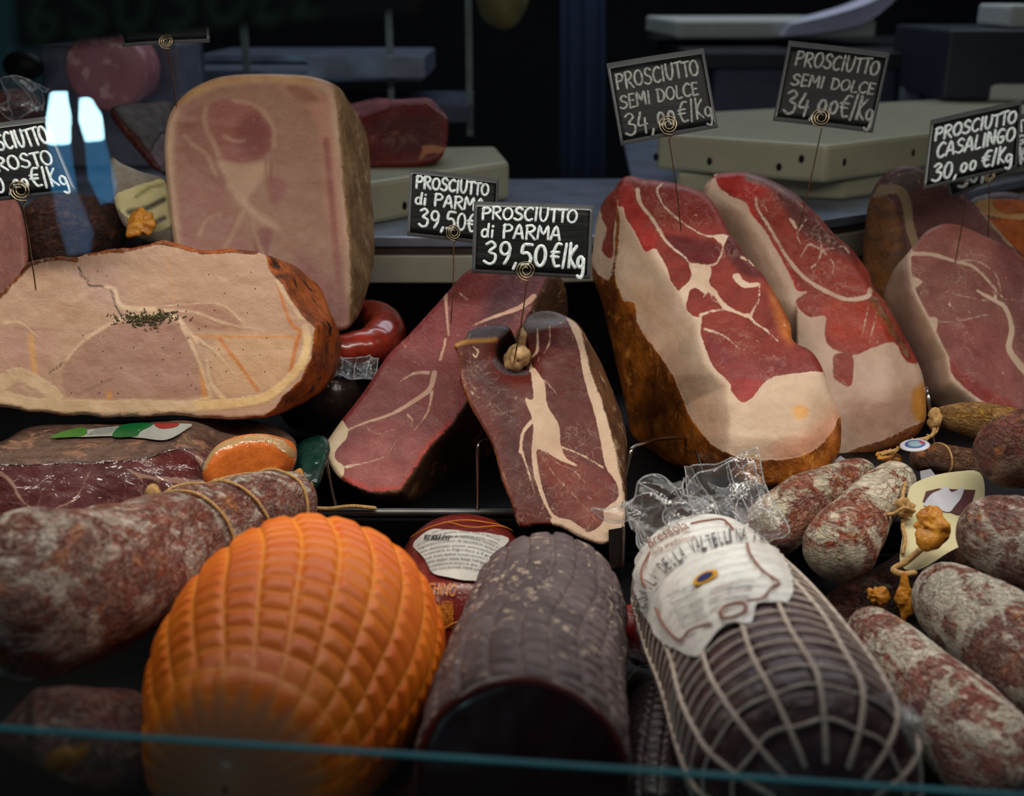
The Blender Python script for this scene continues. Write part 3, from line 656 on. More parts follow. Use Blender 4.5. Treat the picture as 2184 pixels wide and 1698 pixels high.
O16 = [(1847,467),(1854,428),(1869,392),(1893,368),(1918,355),(1953,355),(1985,372),(2020,390),(2056,417),(2095,452),(2130,491),(2151,516),(2183,551),(2190,640),(2050,760),(1900,800),(1850,780),(1838,600)]
r = thing('cured_ham', 'dim ham with brown rind and grey swirled top behind the pale pink ham', 'ham', low(O16, 1.2), 'cured hams standing in the case')
cut('ham', r, O16, [(1920,480),(2000,620)], plane(1.30, 2000, 550, -.004, -.02, [([(1915,360),(1920,800)], [(1915,300),(1920,900),(1700,900),(1700,300)], .08, 30)]),
    meat('meat_dim_mauve', C(140, 85, 35), C(85, 55, 28), None, .25, 60, seed=4, rough=.5, edge=3),
    base=A(112, 60, 60, .7), paint=[('p', [(1885,392),(1920,362),(1955,362),(1970,385),(1940,410),(1900,402)], A(105,88,88,.7), 5)],
    fat=[('l', [(1880,408),(1915,404),(1933,430),(1940,480),(1958,540)], (10, 9)), ('l', [(1880,400),(1870,420)], 8), ('l', [(1893,395),(1920,372),(1955,372),(1960,390)], 1.5), ('l', [(2095,452),(2130,495),(2160,525)], 4)],
    fatc=A(160, 135, 105, .7), skin=[('P', [(1800,425),(1890,418),(1914,440),(1922,480),(1935,540),(1935,900),(1700,900)]), ], back=((1.0, 2, 2, .02), (.93, 0, 0, .04), (.7, 0, -6, .06)), seed=8, step=6)

O17 = [(2068,430),(2090,418),(2130,410),(2165,412),(2200,425),(2260,440),(2300,520),(2260,620),(2180,640),(2130,560),(2100,490),(2075,455)]
r = thing('smoked_ham_piece', 'orange rinded ham piece in the far right background corner', 'ham', low(O17, 1.25))
cut('ham', r, O17, [(2150,500),(2200,560)], plane(1.36, 2150, 500, 0, -.02, [([(2060,455),(2300,470)], [(2060,455),(2300,470),(2300,900),(2000,900)], .03, 20)]),
    meat('meat_orange_rind', C(200, 100, 25), C(150, 70, 20), None, .2, 60, seed=5), base=A(90, 75, 85, .7),
    fat=[('p', [(2070,440),(2100,425),(2140,430),(2150,455),(2200,450),(2300,440),(2300,470),(2200,475),(2130,465),(2080,455)])], fatc=A(195,140,90,.7),
    skin=[('P', [(2040,462),(2130,466),(2200,470),(2320,470),(2320,900),(2000,900)]), ('p', [(2120,425),(2200,432),(2200,450),(2140,455)])], back=((1.0, 2, 2, .02), (.8, 0, 0, .045)), seed=9, step=6)

# long pink ham, leaning
O11 = [(954,624),(969,606),(994,580),(1040,556),(1110,552),(1170,572),(1196,599),(1205,650),(1200,690),(1160,770),(1115,850),(1070,930),(1040,985),(1010,1025),(980,1055),(928,1086),(870,1082),(815,1071),(764,1049),(727,1022),(705,994),(688,961),(694,947),(727,899),(778,833),(826,760),(870,716),(917,665)]
r = thing('cured_ham', 'long pink cured ham face leaning to the right behind the ham with the notch', 'ham', low(O11, 1.06), 'cured hams standing in the case')
f11 = [(1180,560),(1166,595),(1141,639),(1122,680),(1060,770),(998,851),(961,906),(914,954),(877,1012),(855,1044),(815,1051),(786,1048),(727,1022)]
S11 = f11 + [(690,1040),(690,1150),(1350,1150),(1350,540)]
cut('ham', r, O11, [(1100,640),(960,780),(840,940)], plane(1.045, 900, 850, .004, -.022, [(f11, S11, .10, 8)]),
    meat('meat_long_pink', C(85, 55, 35), C(60, 38, 25), C(150, 115, 75), .35, 55, seed=6, rough=.36, edge=1.6, fib=.1, marbw=.015),
    base=A(140, 58, 62, .85),
    paint=[('p', [(1080,560),(1180,570),(1150,630),(1100,690),(1030,760),(980,760),(1020,680)], A(100,48,62,.8), 25), ('p', [(740,960),(860,900),(900,950),(860,1040),(760,1030),(725,990)], A(160,72,74,.85), 25), ('l', [(960,905),(914,952),(877,1010),(855,1040),(800,1044),(740,1024)], A(175,38,22,.9), 9, 3)],
    fat=[('p', [(727,895),(742,917),(738,936),(716,961),(716,980),(734,996),(727,1022),(700,1010),(660,961),(705,900)]), ('l', [(950,628),(953,670),(957,716)], (4, 1.5)), ('l', [(950,723),(946,745),(939,767)], (2.5, 3)),
         ('l', [(927,795),(917,829),(884,855),(833,884),(775,903),(738,919)], (6, 1.8)), ('l', [(914,795),(884,796),(851,815)], (4, 1.5)), ('l', [(922,835),(912,880),(884,917)], (3.5, .8)), ('l', [(738,996),(789,985),(826,972)], (3, 1)),
         ('l', [(1139,633),(1108,656),(1053,676),(1009,694)], (6, 1.5)), ('l', [(870,885),(880,896),(876,910)], (3, 1)), ('l', [(980,625),(998,640)], 1.5), ('l', [(826,972),(850,935),(890,915)], .8), ('l', [(772,900),(800,925),(845,915)], .9)],
    fatc=A(205, 165, 145, .85), fatpaint=[('p', [(660,900),(745,900),(735,1025),(680,1010)], A(208,190,162,.95), 4)],
    skin=[('P', S11)], back=((1.0, 6, 4, .03), (.93, 12, 4, .07), (.6, 14, 4, .10)), rim=(8, .004), rough=.0008, seed=10)

# small ham with bone notch
O12 = [(969,734),(994,719),(1002,705),(1038,696),(1071,694),(1085,703),(1075,716),(1062,732),(1057,755),(1071,778),(1101,788),(1124,786),(1132,775),(1124,758),(1127,738),(1121,718),(1115,701),(1123,679),(1144,666),(1174,664),(1207,676),(1232,694),(1258,738),(1280,778),(1309,851),(1326,899),(1334,950),(1332,1016),(1333,1067),(1329,1126),(1291,1161),(1240,1148),(1195,1125),(1150,1120),(1108,1122),(1090,1071),(1071,1027),(1053,958),(1031,914),(1009,877),(991,840),(981,811),(981,778),(974,752)]
r = thing('cured_ham', 'dark red cured ham with a bone notch on top and a bent vertical fat seam', 'ham', low(O12, .96), 'cured hams standing in the case')
f12 = [(1225,680),(1240,725),(1258,796),(1280,851),(1306,943),(1329,1053),(1332,1126)]
d12p = plane(.955, 1150, 900, .004, -.016, [(f12, f12 + [(1500,1126),(1500,600),(1225,600)], .16, 5)])
def d12(x, y):
    D = d12p(x, y); D = D + .02 * np.exp(-(((x - 1100) / 45) ** 2 + ((y - 775) / 28) ** 2)) + .012 * ss(705 - (y - (x - 1100) * .0) , 0, 30)
    D = D + .006 * np.sin((y - 700) / 90.) + .004 * np.sin(x / 50. + y / 120)
    return D
cut('ham', r, O12, [(1035,830),(1080,870),(1160,880),(1190,960),(1210,1060)], d12,
    meat('meat_notched', C(110, 70, 40), C(70, 45, 30), C(190, 160, 125), .5, 65, seed=7, rough=.45, edge=2, fib=.25, marbw=.02),
    base=A(112, 36, 28, .66),
    paint=[('p', [(985,715),(1003,700),(1040,690),(1090,690),(1088,712),(1055,722),(1020,728)], A(92,88,98,.9), 4), ('p', [(1115,705),(1118,670),(1150,655),(1210,670),(1212,684),(1175,698),(1140,708)], A(112,106,108,.9), 4), ('l', [(972,735),(1000,728),(1035,726),(1058,724)], A(190,130,60), 5, 3),
           ('p', [(1055,760),(1080,785),(1110,792),(1135,790),(1120,800),(1080,798),(1055,780)], A(85,78,88,.8), 3), ('p', [(1140,960),(1280,1000),(1310,1060),(1270,1125),(1190,1080)], A(134,46,30,.72), 15), ('p', [(990,760),(1060,800),(1110,900),(1100,1000),(1060,900)], A(92,28,26,.62), 25), ('l', [(975,750),(985,800),(1010,880),(1060,980),(1095,1080)], A(150,85,50,.8), 4, 1.5)],
    fat=[('p', [(1207,674),(1234,692),(1250,730),(1262,796),(1284,851),(1310,943),(1336,1053),(1340,1126),(1291,1175),(1200,1140),(1175,1105),(1236,1133),(1265,1133),(1287,1111),(1287,1089),(1317,1064),(1320,1045),(1309,1020),(1291,994),(1281,940),(1269,888),(1255,840),(1243,796),(1236,750),(1225,716)]),
         ('p', [(1133,785),(1159,811),(1164,840),(1170,870),(1192,906),(1196,950),(1207,976),(1236,996),(1199,984),(1148,958),(1146,980),(1152,1020),(1163,1060),(1181,1097),(1221,1113),(1251,1136),(1199,1124),(1170,1092),(1148,1045),(1134,980),(1137,906),(1123,862),(1119,846),(1137,851)]),
         ('l', [(1146,697),(1147,730),(1144,752),(1130,767),(1133,790)], (1.5, 4)), ('l', [(1172,695),(1172,730),(1160,755)], 1.2), ('l', [(1199,954),(1243,972),(1287,998)], 1.8), ('l', [(1110,965),(1115,925),(1134,899)], (3, 4)), ('l', [(1112,961),(1125,1000),(1140,1050)], (2.5, 1)), ('l', [(1150,962),(1180,1010),(1221,1053),(1273,1111)], 1.1), ('l', [(1155,960),(1192,990),(1221,1002),(1250,1030)], 1.), ('l', [(1163,812),(1192,845)], 1.), ('l', [(1010,740),(1022,752)], 2), ('l', [(1008,755),(1016,762),(1020,745)], 1.6)],
    fatc=A(206, 178, 156, .9), skin=[('P', [(1234,690),(1245,725),(1260,796),(1283,851),(1309,943),(1332,1053),(1336,1126),(1400,1160),(1400,640),(1240,640)])],
    back=((1.0, 4, 0, .02), (.97, 6, 0, .045), (.7, 4, 0, .06)), rim=(6, .003), rough=.0011, seed=11, step=4, parts='fat', smoothn=5)
mb = MB(); mb.ell(W(1104, 762, .99), (W(1135, 755, .99) - W(1104, 762, .99), W(1104, 735, .985) - W(1104, 762, .99), np.array([0, .014, 0])), 20, 14, .35, 3)
mb.ell(W(1117, 728, .995), (W(1130, 728, .995) - W(1117, 728, .995), W(1117, 700, .99) - W(1117, 728, .995), np.array([0, .01, 0])), 16, 12, .4, 5)
mb.build('bone', plain('bone_tissue', C(185, 150, 105), .5, var=.45, sc=140, bump=.6), r, label='knobbly beige bone end')

# tall cooked ham
O7 = [(377,220),(403,194),(440,174),(476,163),(531,158),(623,159),(678,166),(722,186),(746,220),(769,256),(786,311),(791,403),(797,470),(798,550),(790,590),(780,630),(765,672),(737,703),(690,705),(560,700),(420,690),(385,620),(370,513),(361,440),(352,348),(352,293),(360,250)]
f7 = [(690,150),(710,185),(717,230),(723,293),(733,403),(744,513),(748,619),(742,720)]
S7 = f7 + [(900,720),(900,100),(690,100)]
r = thing('cooked_ham', 'tall block of pale cooked ham with rounded top and golden rind side', 'ham', low(O7, 1.18))
cut('ham', r, O7, [(540,330),(560,520)], plane(1.13, 550, 430, .006, -.012, [(f7, S7, .16, 6)]),
    meat('meat_cooked', C(165, 130, 88), C(120, 90, 58), C(185, 150, 110), .12, 45, fatc=A(205, 165, 145, .8), soft=9, tone=(.9, .83, .82), seed=8, rough=.4, edge=4, skinr=.45, fib=.12),
    base=A(172, 122, 108, .6),
    paint=[('p', [(390,260),(440,225),(520,330),(480,400),(500,470),(560,560),(600,700),(390,700),(385,450)], A(158,104,98,.72), 14),
           ('p', [(450,222),(500,212),(548,230),(578,270),(580,310),(560,335),(520,346),(482,342),(460,300),(442,260)], A(152,88,82,.72), 5), ('p', [(520,250),(560,250),(578,290),(560,332),(520,330),(505,290)], A(132,66,66,.7), 14),
           ('p', [(392,250),(440,225),(450,300),(490,390),(440,380),(395,330)], A(150,95,88,.7), 8),
           ('p', [(545,500),(580,480),(570,550),(550,560)], A(140,80,80,.7), 8), ('p', [(575,380),(610,390),(600,430),(575,430)], A(150,88,85,.7), 8), ('p', [(630,540),(700,590),(740,640),(735,700),(660,680)], A(150,88,86,.7), 16),
           ('p', [(590,185),(660,180),(720,260),(735,520),(700,460),(680,280),(640,210)], A(180,130,108,.72), 12), ('p', [(610,185),(650,185),(680,215),(640,215)], A(150,95,80,.7), 8), ('l', [(695,300),(712,480),(722,600)], A(150,85,80,.7), 8, 5)],
    fat=[('l', [(372,228),(360,270),(358,350),(366,440),(376,520),(390,620)], (14, 10)), ('l', [(385,212),(440,182),(531,166),(630,168),(700,190),(716,260),(730,400),(742,520),(745,620)], (12, 6)), ('p', [(465,342),(520,352),(562,344),(572,368),(545,400),(530,430),(565,460),(600,490),(560,478),(515,440),(490,405),(478,375)]),
         ('l', [(520,450),(500,490),(480,530)], (4, 2)), ('l', [(440,230),(436,260),(465,330)], 1.6), ('l', [(395,290),(415,310),(440,330),(460,370)], 1.4), ('l', [(500,215),(548,226),(582,270),(584,310)], 2), ('l', [(425,500),(440,470),(470,455)], 1.2), ('l', [(540,470),(545,500),(560,540)], 1.5), ('l', [(480,290),(500,300),(520,300)], 1)],
    fatc=A(205, 168, 142, .6), fatpaint=[('l', [(385,212),(440,182),(531,166),(660,172)], A(190,148,105,.72), 14, 12)],
    skin=[('P', S7)], back=((1.0, 0, 0, .05), (.97, -2, -4, .09), (.8, -6, -8, .11)), rim=(9, .006), seed=12, dimple=((572, 360, 6, 22, .004), (395, 260, 20, 8, .002)))

# roasted stuffed ham
O8 = [(0,626),(37,588),(66,560),(121,548),(165,551),(190,540),(227,533),(275,529),(311,522),(348,515),(381,522),(436,533),(483,531),(542,535),(570,543),(604,555),(641,577),(678,610),(703,661),(723,712),(727,742),(718,786),(696,822),(652,858),(601,880),(549,890),(487,896),(425,890),(366,886),(310,892),(256,889),(220,892),(183,885),(140,888),(110,880),(75,880),(37,873),(0,866),(-60,840),(-95,760),(-70,680)]
f8 = [(552,520),(568,545),(572,573),(604,606),(619,639),(645,672),(672,698),(667,734),(663,764),(641,811),(601,845),(586,870),(540,905)]
S8 = f8 + [(900,905),(900,450),(552,450)]
r = thing('roast_ham', 'herb-stuffed roast ham with cream cut face and dark roasted crust, left side', 'ham', low(O8, .98))
d8p = plane(.955, 300, 700, .003, -.006, [(f8, S8, .16, 10)])
cut('ham', r, O8, [(100,710),(520,710)], lambda x, y: d8p(x, y),
    meat('meat_roast', C(185, 92, 22), C(105, 50, 16), C(32, 24, 18), .10, 40, fatc=A(222, 190, 160, .76), soft=4, tone=(.95, .91, .89), seed=9, rough=.38, edge=2.5, skinr=.5, fib=.0, sked=4),
    base=A(196, 156, 130, .73),
    paint=[('p', [(135,830),(140,770),(200,715),(260,685),(340,680),(400,700),(425,770),(440,840),(300,852),(160,848)], A(172,130,112,.78), 4), ('p', [(345,650),(400,640),(470,655),(520,700),(470,705),(400,690),(340,665)], A(174,122,106,.78), 6),
           ('p', [(160,560),(240,560),(260,650),(200,640),(165,600)], A(186,148,132,.8), 18), ('p', [(0,700),(90,705),(120,740),(80,800),(10,790)], A(186,142,125,.8), 14), ('p', [(460,720),(620,715),(618,800),(545,840),(470,830)], A(200,160,125,.82), 16),
           ('l', [(593,606),(605,650),(619,687),(637,705)], A(180,100,35), 2.5, 3), ('l', [(645,700),(632,735),(620,793)], A(178,98,30), 3, 4), ('l', [(468,722),(505,771),(530,805),(549,832)], A(182,104,40), 3, 3), ('l', [(430,790),(436,844)], A(188,118,55), 3, 5), ('l', [(410,716),(520,719),(630,720)], A(190,125,70), 2, 1.8), ('l', [(66,715),(70,760),(76,800)], A(190,140,85), 6, 4), ('l', [(232,850),(234,840)], A(188,118,55), 4, 4),
           ('l', [(355,545),(365,600),(372,640)], A(190,146,112,.82), 4, 4),
           ('l', [(168,570),(176,590),(186,597),(190,608),(205,610),(230,613),(236,620),(244,640),(250,661),(262,672),(272,676)], A(70,55,45,.7), 1.2, 1.8), ('l', [(105,795),(125,782),(135,772)], A(110,85,65,.7), 1.2, 1.4), ('l', [(430,735),(450,745),(462,758)], A(90,65,50,.7), 1.2, 1.5),
           ('l', [(30,700),(100,704),(230,706)], A(170,128,105,.8), 2, 1.2), ('l', [(165,840),(200,825),(240,808)], A(150,115,95,.8), 2.5, 2)],
    fat=[('l', [(-60,800),(0,845),(60,862),(140,866),(230,868),(310,866),(400,868),(480,862),(560,850),(610,815),(645,770),(655,730),(650,700)], (16, 8)), ('l', [(0,820),(40,800),(100,830),(120,850)], (16, 14)), ('l', [(140,770),(170,735),(220,700),(260,682),(300,672),(370,675),(395,700),(420,730)], (2.5, 4)), ('l', [(385,690),(410,740),(430,790),(450,850)], (4, 2.5)), ('l', [(415,720),(450,745),(475,770),(500,800)], (4, 1)),
         ('l', [(225,612),(245,620),(255,650),(285,660),(330,660)], (3, 6)), ('l', [(350,662),(420,668),(480,690),(560,705)], (3, 1)), ('l', [(590,600),(615,640),(640,680)], (3, 4)), ('l', [(335,655),(400,650),(470,650),(520,690)], .9), ('l', [(10,690),(45,690),(80,720)], (2.5, 1)), ('l', [(450,848),(420,855),(380,858)], 2), ('l', [(440,770),(450,820),(480,855)], (2, 6))],
    fatc=A(218, 186, 150, .73), fatpaint=[('l', [(430,860),(560,850),(640,790),(660,730)], A(220,186,132,.85), 10, 14), ('p', [(180,600),(360,600),(440,740),(380,740),(200,720)], A(218,188,160,.85), 20)],
    skin=[('P', S8), ('l', [(-70,690),(0,632),(37,592),(66,564),(121,551),(165,554)], 3.5), ('l', [(190,540),(275,531),(340,517),(381,524),(430,536),(483,534),(545,537)], (4, 5)), ('l', [(0,876),(110,888),(220,896),(366,895),(487,902),(549,895)], (6, 7))],
    back=((1.0, 0, 2, .04), (.96, -6, 2, .08), (.7, -14, 0, .11)), rim=(8, .004), rough=.0014, wav=4, seed=13)
mb = MB()
for k in range(230):
    t = random.gauss(0, 1); x = 308 + t * 34; y = 676 + random.gauss(0, 7) + (abs(t) < .8) * abs(random.gauss(0, 7)) - (x - 308) * .03
    if x < 200 or x > 425: continue
    d = float(d8p(np.array([x]), np.array([y]))[0]) - .0008; c = W(x, y, d); a = random.uniform(0, math.pi); l = random.uniform(.0006, .0028)
    v = W(x + math.cos(a), y + math.sin(a), d) - c; v /= np.linalg.norm(v); u = np.cross(v, [0, .94, -.34])
    mb.ell(c, (v * l, u * .00045, np.array([0, .0005, 0])), 5, 3)
for k in range(45):
    x = random.uniform(150, 600); y = random.uniform(570, 840); d = float(d8p(np.array([x]), np.array([y]))[0]) - .0003
    mb.ell(W(x, y, d), (np.array([.0006, 0, 0]), np.array([0, 0, .0005]), np.array([0, .0005, 0])), 5, 3)
o = mb.build('herb_stuffing', plain('dried_herbs', C(70, 66, 30), .8, var=.6, sc=500), r, label='dark green herb crumbs'); o['kind'] = 'stuff'

# vacuum packed speck under the roast ham
O9 = [(-80,960),(0,943),(55,914),(120,905),(256,899),(370,895),(472,893),(549,899),(604,918),(632,945),(622,975),(600,1010),(560,1050),(480,1090),(380,1125),(250,1135),(100,1135),(-40,1130),(-90,1050)]
f9 = [(-100,996),(0,993),(73,991),(125,989),(201,987),(264,983),(311,978),(348,965),(388,958),(414,970),(440,990),(480,1000),(560,1010),(650,1010)]
T9 = f9 + [(650,700),(-100,700)]
r = thing('packed_ham', 'vacuum-packed slab of dark ham lying under the roast ham', 'ham', W(250, 1130, .97))
d9 = plane(.885, 250, 1000, .008, -.010, [(f9, T9, .075, 6)])
cut('ham', r, O9, [(60,1020),(450,1010)], d9,
    meat('meat_packed', C(110, 85, 75), C(80, 58, 52), C(165, 120, 95), .35, 45, seed=10, rough=.4, coat=1., film=True, edge=3, fib=.2, skinr=.4),
    base=A(98, 32, 36, .7), paint=[('p', [(260,990),(388,965),(415,985),(418,1010),(390,1020),(330,1005)], A(110,20,24,.7), 6), ('p', [(20,1000),(200,1000),(190,1080),(60,1090),(30,1040)], A(112,50,56,.7), 14)],
    fat=[('l', [(270,1000),(300,1015),(350,1022),(410,1030),(455,1035)], (2, 9)), ('l', [(420,975),(440,1000),(458,1040)], (5, 12)), ('l', [(198,990),(180,1030),(160,1065),(120,1085)], (1.5, 2)), ('l', [(0,1010),(25,1030),(40,1060),(70,1090)], (5, 1.2)), ('l', [(290,1015),(330,1050),(380,1075)], 1), ('l', [(320,1020),(370,1045),(420,1060)], 1)],
    fatc=A(165, 125, 112, .8), skin=[('P', f9[:9] + [(414, 960), (650, 960), (650, 700), (-100, 700)]), ('p', [(430,1010),(440,975),(480,940),(545,930),(610,945),(640,980),(600,1040),(500,1060)])],
    back=((1.0, 0, 2, .04), (.9, -6, 2, .10), (.6, -14, 0, .14)), rough=.003, nsc=30, seed=14)
def face_patch(name, poly, dfn, mat, parent, off=-.0015, label=None, smooth=True, wrin=0):
    P = cr(poly, max(36, len(poly) * 8), True) if smooth else np.array(poly, float)
    c = P.mean(0); rg = 8; X = np.concatenate([c + (P - c) * t for t in np.linspace(1, .01, rg)]); n = len(P)
    Fc = [(i * n + j, (i + 1) * n + j, (i + 1) * n + (j + 1) % n, i * n + (j + 1) % n) for i in range(rg - 1) for j in range(n)]
    return obj(name, W(X[:, 0], X[:, 1], dfn(X[:, 0], X[:, 1]) + off + (wrin * np.sin(X[:, 0] / 9) if wrin else 0)), Fc, mat, parent, True, label=label)
d9o = lambda x, y: d9(x, y) - .003
face_patch('label', [(110,931),(183,917),(256,909),(330,905),(407,904),(400,914),(355,938),(300,934),(242,930),(170,932)], d9o, plain('label_white', C(165, 170, 165), .35), r, label='white paper label')
face_patch('label_panel', [(106,933),(150,916),(182,913),(178,929)], d9o, plain('label_green', C(60, 120, 40), .35), r, -.0022, label='light green label corner')
face_patch('label_panel', [(240,931),(262,906),(326,903),(300,920),(290,930)], d9o, plain('label_deep_green', C(5, 95, 45), .35), r, -.0022, label='deep green label field')
face_patch('label_panel', [(330,904),(380,903),(372,911),(345,914)], d9o, plain('label_red', C(150, 30, 30), .35), r, -.0022, label='red rimmed logo field')
mb = MB()
for k in range(7): mb.tube(W(np.linspace(185 + k * 3, 236 + k * 2, 6), np.linspace(928 - k * 2.2, 925 - k * 2.2, 6), d9o(np.linspace(185, 236, 6), np.linspace(928 - k * 2.2, 925 - k * 2.2, 6)) - .0018), .00012, 4)
mb.build('small_print', M['dark'], r)
Z9 = [(430,1015),(440,980),(470,945),(530,926),(590,930),(630,952),(624,1000),(580,1040),(500,1070),(450,1060)]
cut('rind_end', r, Z9, [(490,1000),(560,990)], lambda x, y: .890 + (x - 430) * .00016 + 0 * y,
    meat('meat_orange_end', C(190, 95, 22), C(150, 70, 18), None, .1, 50, seed=11, coat=1, film=True), base=A(215, 105, 15, 1.),
    fat=[('l', [(432,1000),(450,970),(480,948),(540,935),(590,942),(622,968)], (5, 9))], fatc=A(205,165,110,.7), skin=[('l', [(470,1200),(600,1200)], 3)], back=((1, 2, 2, .02), (.8, 0, 0, .05)), rim=(30, .010), seed=15)

# red cured meat on the board, background
Ob = [(735,232),(757,220),(790,212),(810,209),(840,212),(880,210),(915,210),(935,228),(955,252),(954,300),(945,330),(930,345),(880,356),(820,358),(760,358),(720,330)]
r = thing('cured_beef', 'dark red cured meat lying on the white board behind the cooked ham', 'meat', low(Ob, 1.5))
cut('beef', r, Ob, [(790,300),(880,290)], plane(1.47, 850, 290, .0, -.01, [([(735,262),(790,245),(850,225),(910,222),(957,255)], [(735,262),(790,245),(850,225),(910,222),(957,255),(957,100),(735,100)], .25, 8)]),
    meat('meat_far_red', C(150, 70, 75), C(110, 45, 45), C(170, 110, 110), .2, 35, seed=12), base=A(128, 28, 22, .55), paint=[('p', [(790,260),(930,240),(945,300),(850,330)], A(100,20,18,.5), 20)],
    fat=[('p', [(905,310),(952,315),(945,326),(915,328),(890,345),(898,325)]), ('l', [(780,295),(830,285),(850,282)], 1.5)], fatc=A(180,110,80,.6), skin=[('P', [(735,255),(790,240),(850,220),(915,218),(957,248),(957,100),(700,100),(700,250)])],
    back=((1, 0, 0, .04), (.85, -4, 2, .09)), seed=16, step=6)

# ------------------------------------------------------------ round goods of the front row
MOULD = C(215, 203, 185)
def lump(amp, sc, seed=0, oct=3): return lambda th, l, P: amp * fbm(P, sc, oct, seed)
def wavef(P, b): return 0

# orange netted ham
r = thing('netted_ham', 'big glossy orange smoked ham with net pattern, front left of centre', 'ham', W(560, 1730, .64))
B18 = Body([(480,1685,.535,168),(545,1575,.585,245),(605,1475,.64,282),(655,1395,.70,280),(694,1335,.745,245),(712,1305,.775,182)], 1.0, (.6, .9))
NS = 18
def net18(th, l, P):
    tw = th / (2 * math.pi) * 22 + .5 * np.sin(l * 30) * .3 + l * 14
    a = np.abs((tw + .5) % 1 - .5) * 2; s = l / B18.len * NS + .12 * np.sin(th * 3 + l * 20)
    b = np.abs((s + .5) % 1 - .5) * 2
    return np.minimum(a * 1.5, b)
def disp18(th, l, P):
    n = net18(th, l, P); fade = ss(l, .015, .05)
    return .0031 * (1 - (1 - np.clip(n * 1.1, 0, 1)) ** 2.0) * fade + .0015 * fbm(P, 20, 2) + .0012 * np.abs(np.sin(th * 13)) * (1 - fade)
def end18(th, l, P): return 1 - ss(l, .003 + .006 * np.sin(th * 11) ** 2, .019 + .006 * np.sin(th * 11) ** 2)
m = net_mat('orange_ham_skin', C(240, 126, 3), C(226, 102, 2), C(246, 160, 50), .45, .2, .06, spots=C(205, 132, 88), nets=.6)
B18.mesh('skin', m, r, 420, 330, disp18, {'net': net18, 'end': end18})

# bresaola, cut
r = thing('bresaola', 'half cut dark cured beef roll with moulded grey skin and black-red cut end', 'cured beef', W(1120, 1730, .6))
B19 = Body([(1113,1655,.575,222),(1130,1500,.66,196),(1152,1390,.74,176),(1170,1300,.81,158),(1178,1262,.85,150)], 1.0, (0, .8))
def net19(th, l, P):
    a = np.abs(((th / (2 * math.pi) * 20 + .3 * np.sin(l * 25)) + .5) % 1 - .5) * 2; b = np.abs((l / B19.len * 19 + .25 * np.sin(th * 4) + .5) % 1 - .5) * 2
    return np.minimum(a * 1.4, b)
m = net_mat('bresaola_skin', C(112, 96, 98), C(74, 60, 64), C(140, 124, 114), .6, .12, 0, nets=.18, inner=C(205, 185, 160), dirt=.8)
B19.mesh('skin', m, r, 300, 260, lambda th, l, P: .003 * (1 - (1 - np.clip(net19(th, l, P) * 1.6, 0, 1)) ** 2) + .0022 * fbm(P, 55, 4, 3) + .002 * fbm(P, 16, 2, 9), {'net': net19})
nn = 120; th = np.linspace(0, 2 * math.pi, nn, endpoint=False); rings = []
c = B19.Q[0, :3]; T = B19.Q[6, :3] - B19.Q[0, :3]; T /= np.linalg.norm(T)
E = B19.ev(th, th * 0) 
for k, t in enumerate((1.025, 1.0, .97, .9, .8, .65, .5, .3, .12, .01)):
    Pk = c + (E - c) * t - T * (.0 if k == 0 else .0025 if k == 1 else .004 + .002 * (1 - t)); rings.append(Pk + T * (.0009 * fbm(Pk, 80, 2))[:, None])
V = np.concatenate(rings); Fc = [(i * nn + j, i * nn + (j + 1) % nn, (i + 1) * nn + (j + 1) % nn, (i + 1) * nn + j) for i in range(9) for j in range(nn)]
obj('cut_face', V, [f[::-1] for f in Fc], plain('bresaola_lean', C(70, 8, 10), .35, var=.3, sc=30, bump=.2, coat=.2), r, label='very dark red cut end')

# wrapped bresaola with label
r = thing('wrapped_bresaola', 'film-wrapped dark beef roll in white string net with large round label', 'cured beef', W(1700, 1730, .58))
B21 = Body([(1760,1740,.525,222),(1700,1610,.58,232),(1628,1460,.66,205),(1560,1345,.735,180),(1505,1262,.80,150),(1478,1225,.84,128)], 1.0, (.75, .85))
NL, NR = 15, 25
def net21(th, l, P):
    a = np.abs(((th / (2 * math.pi) * NL) + .5) % 1 - .5) * 2; b = np.abs((l / B21.len * NR + .5) % 1 - .5) * 2
    return np.minimum(a * 2.2, b)
m = net_mat('wrapped_beef_skin', C(84, 42, 50), C(56, 28, 40), C(60, 32, 34), .4, .1, 1., film=True, inner=C(170, 150, 155), nets=.2, dirt=.4)
d21 = lambda th, l, P: .0026 * (1 - (1 - np.clip(net21(th, l, P) * 1.2, 0, 1)) ** 2.0) + .001 * fbm(B21.ev(th, l), 40, 2, 4)
B21.mesh('skin', m, r, 300, 300, d21, {'net': net21})
strm = plain('net_string', C(222, 205, 192), .6, var=.2, sc=300)
for k in range(NL):
    l = np.linspace(.004, B21.len - .004, 90); t = np.full(90, 2 * math.pi * k / NL) + .02 * np.sin(l * 60 + k)
    if math.cos(t[0]) > -.45: MB().tube(B21.ev(t, l, .0026 + 0 * l), .0014, 6).build('net_string', strm, r)
for k in range(1, NR):
    l0 = B21.len * k / NR; t = np.linspace(-2.2, 2.2, 80); l = l0 + .0006 * np.sin(t * 9 + k)
    MB().tube(B21.ev(t, l + 0 * t, .0024 + 0 * l), .0010, 6).build('net_string', strm, r)
Lb = B21.len
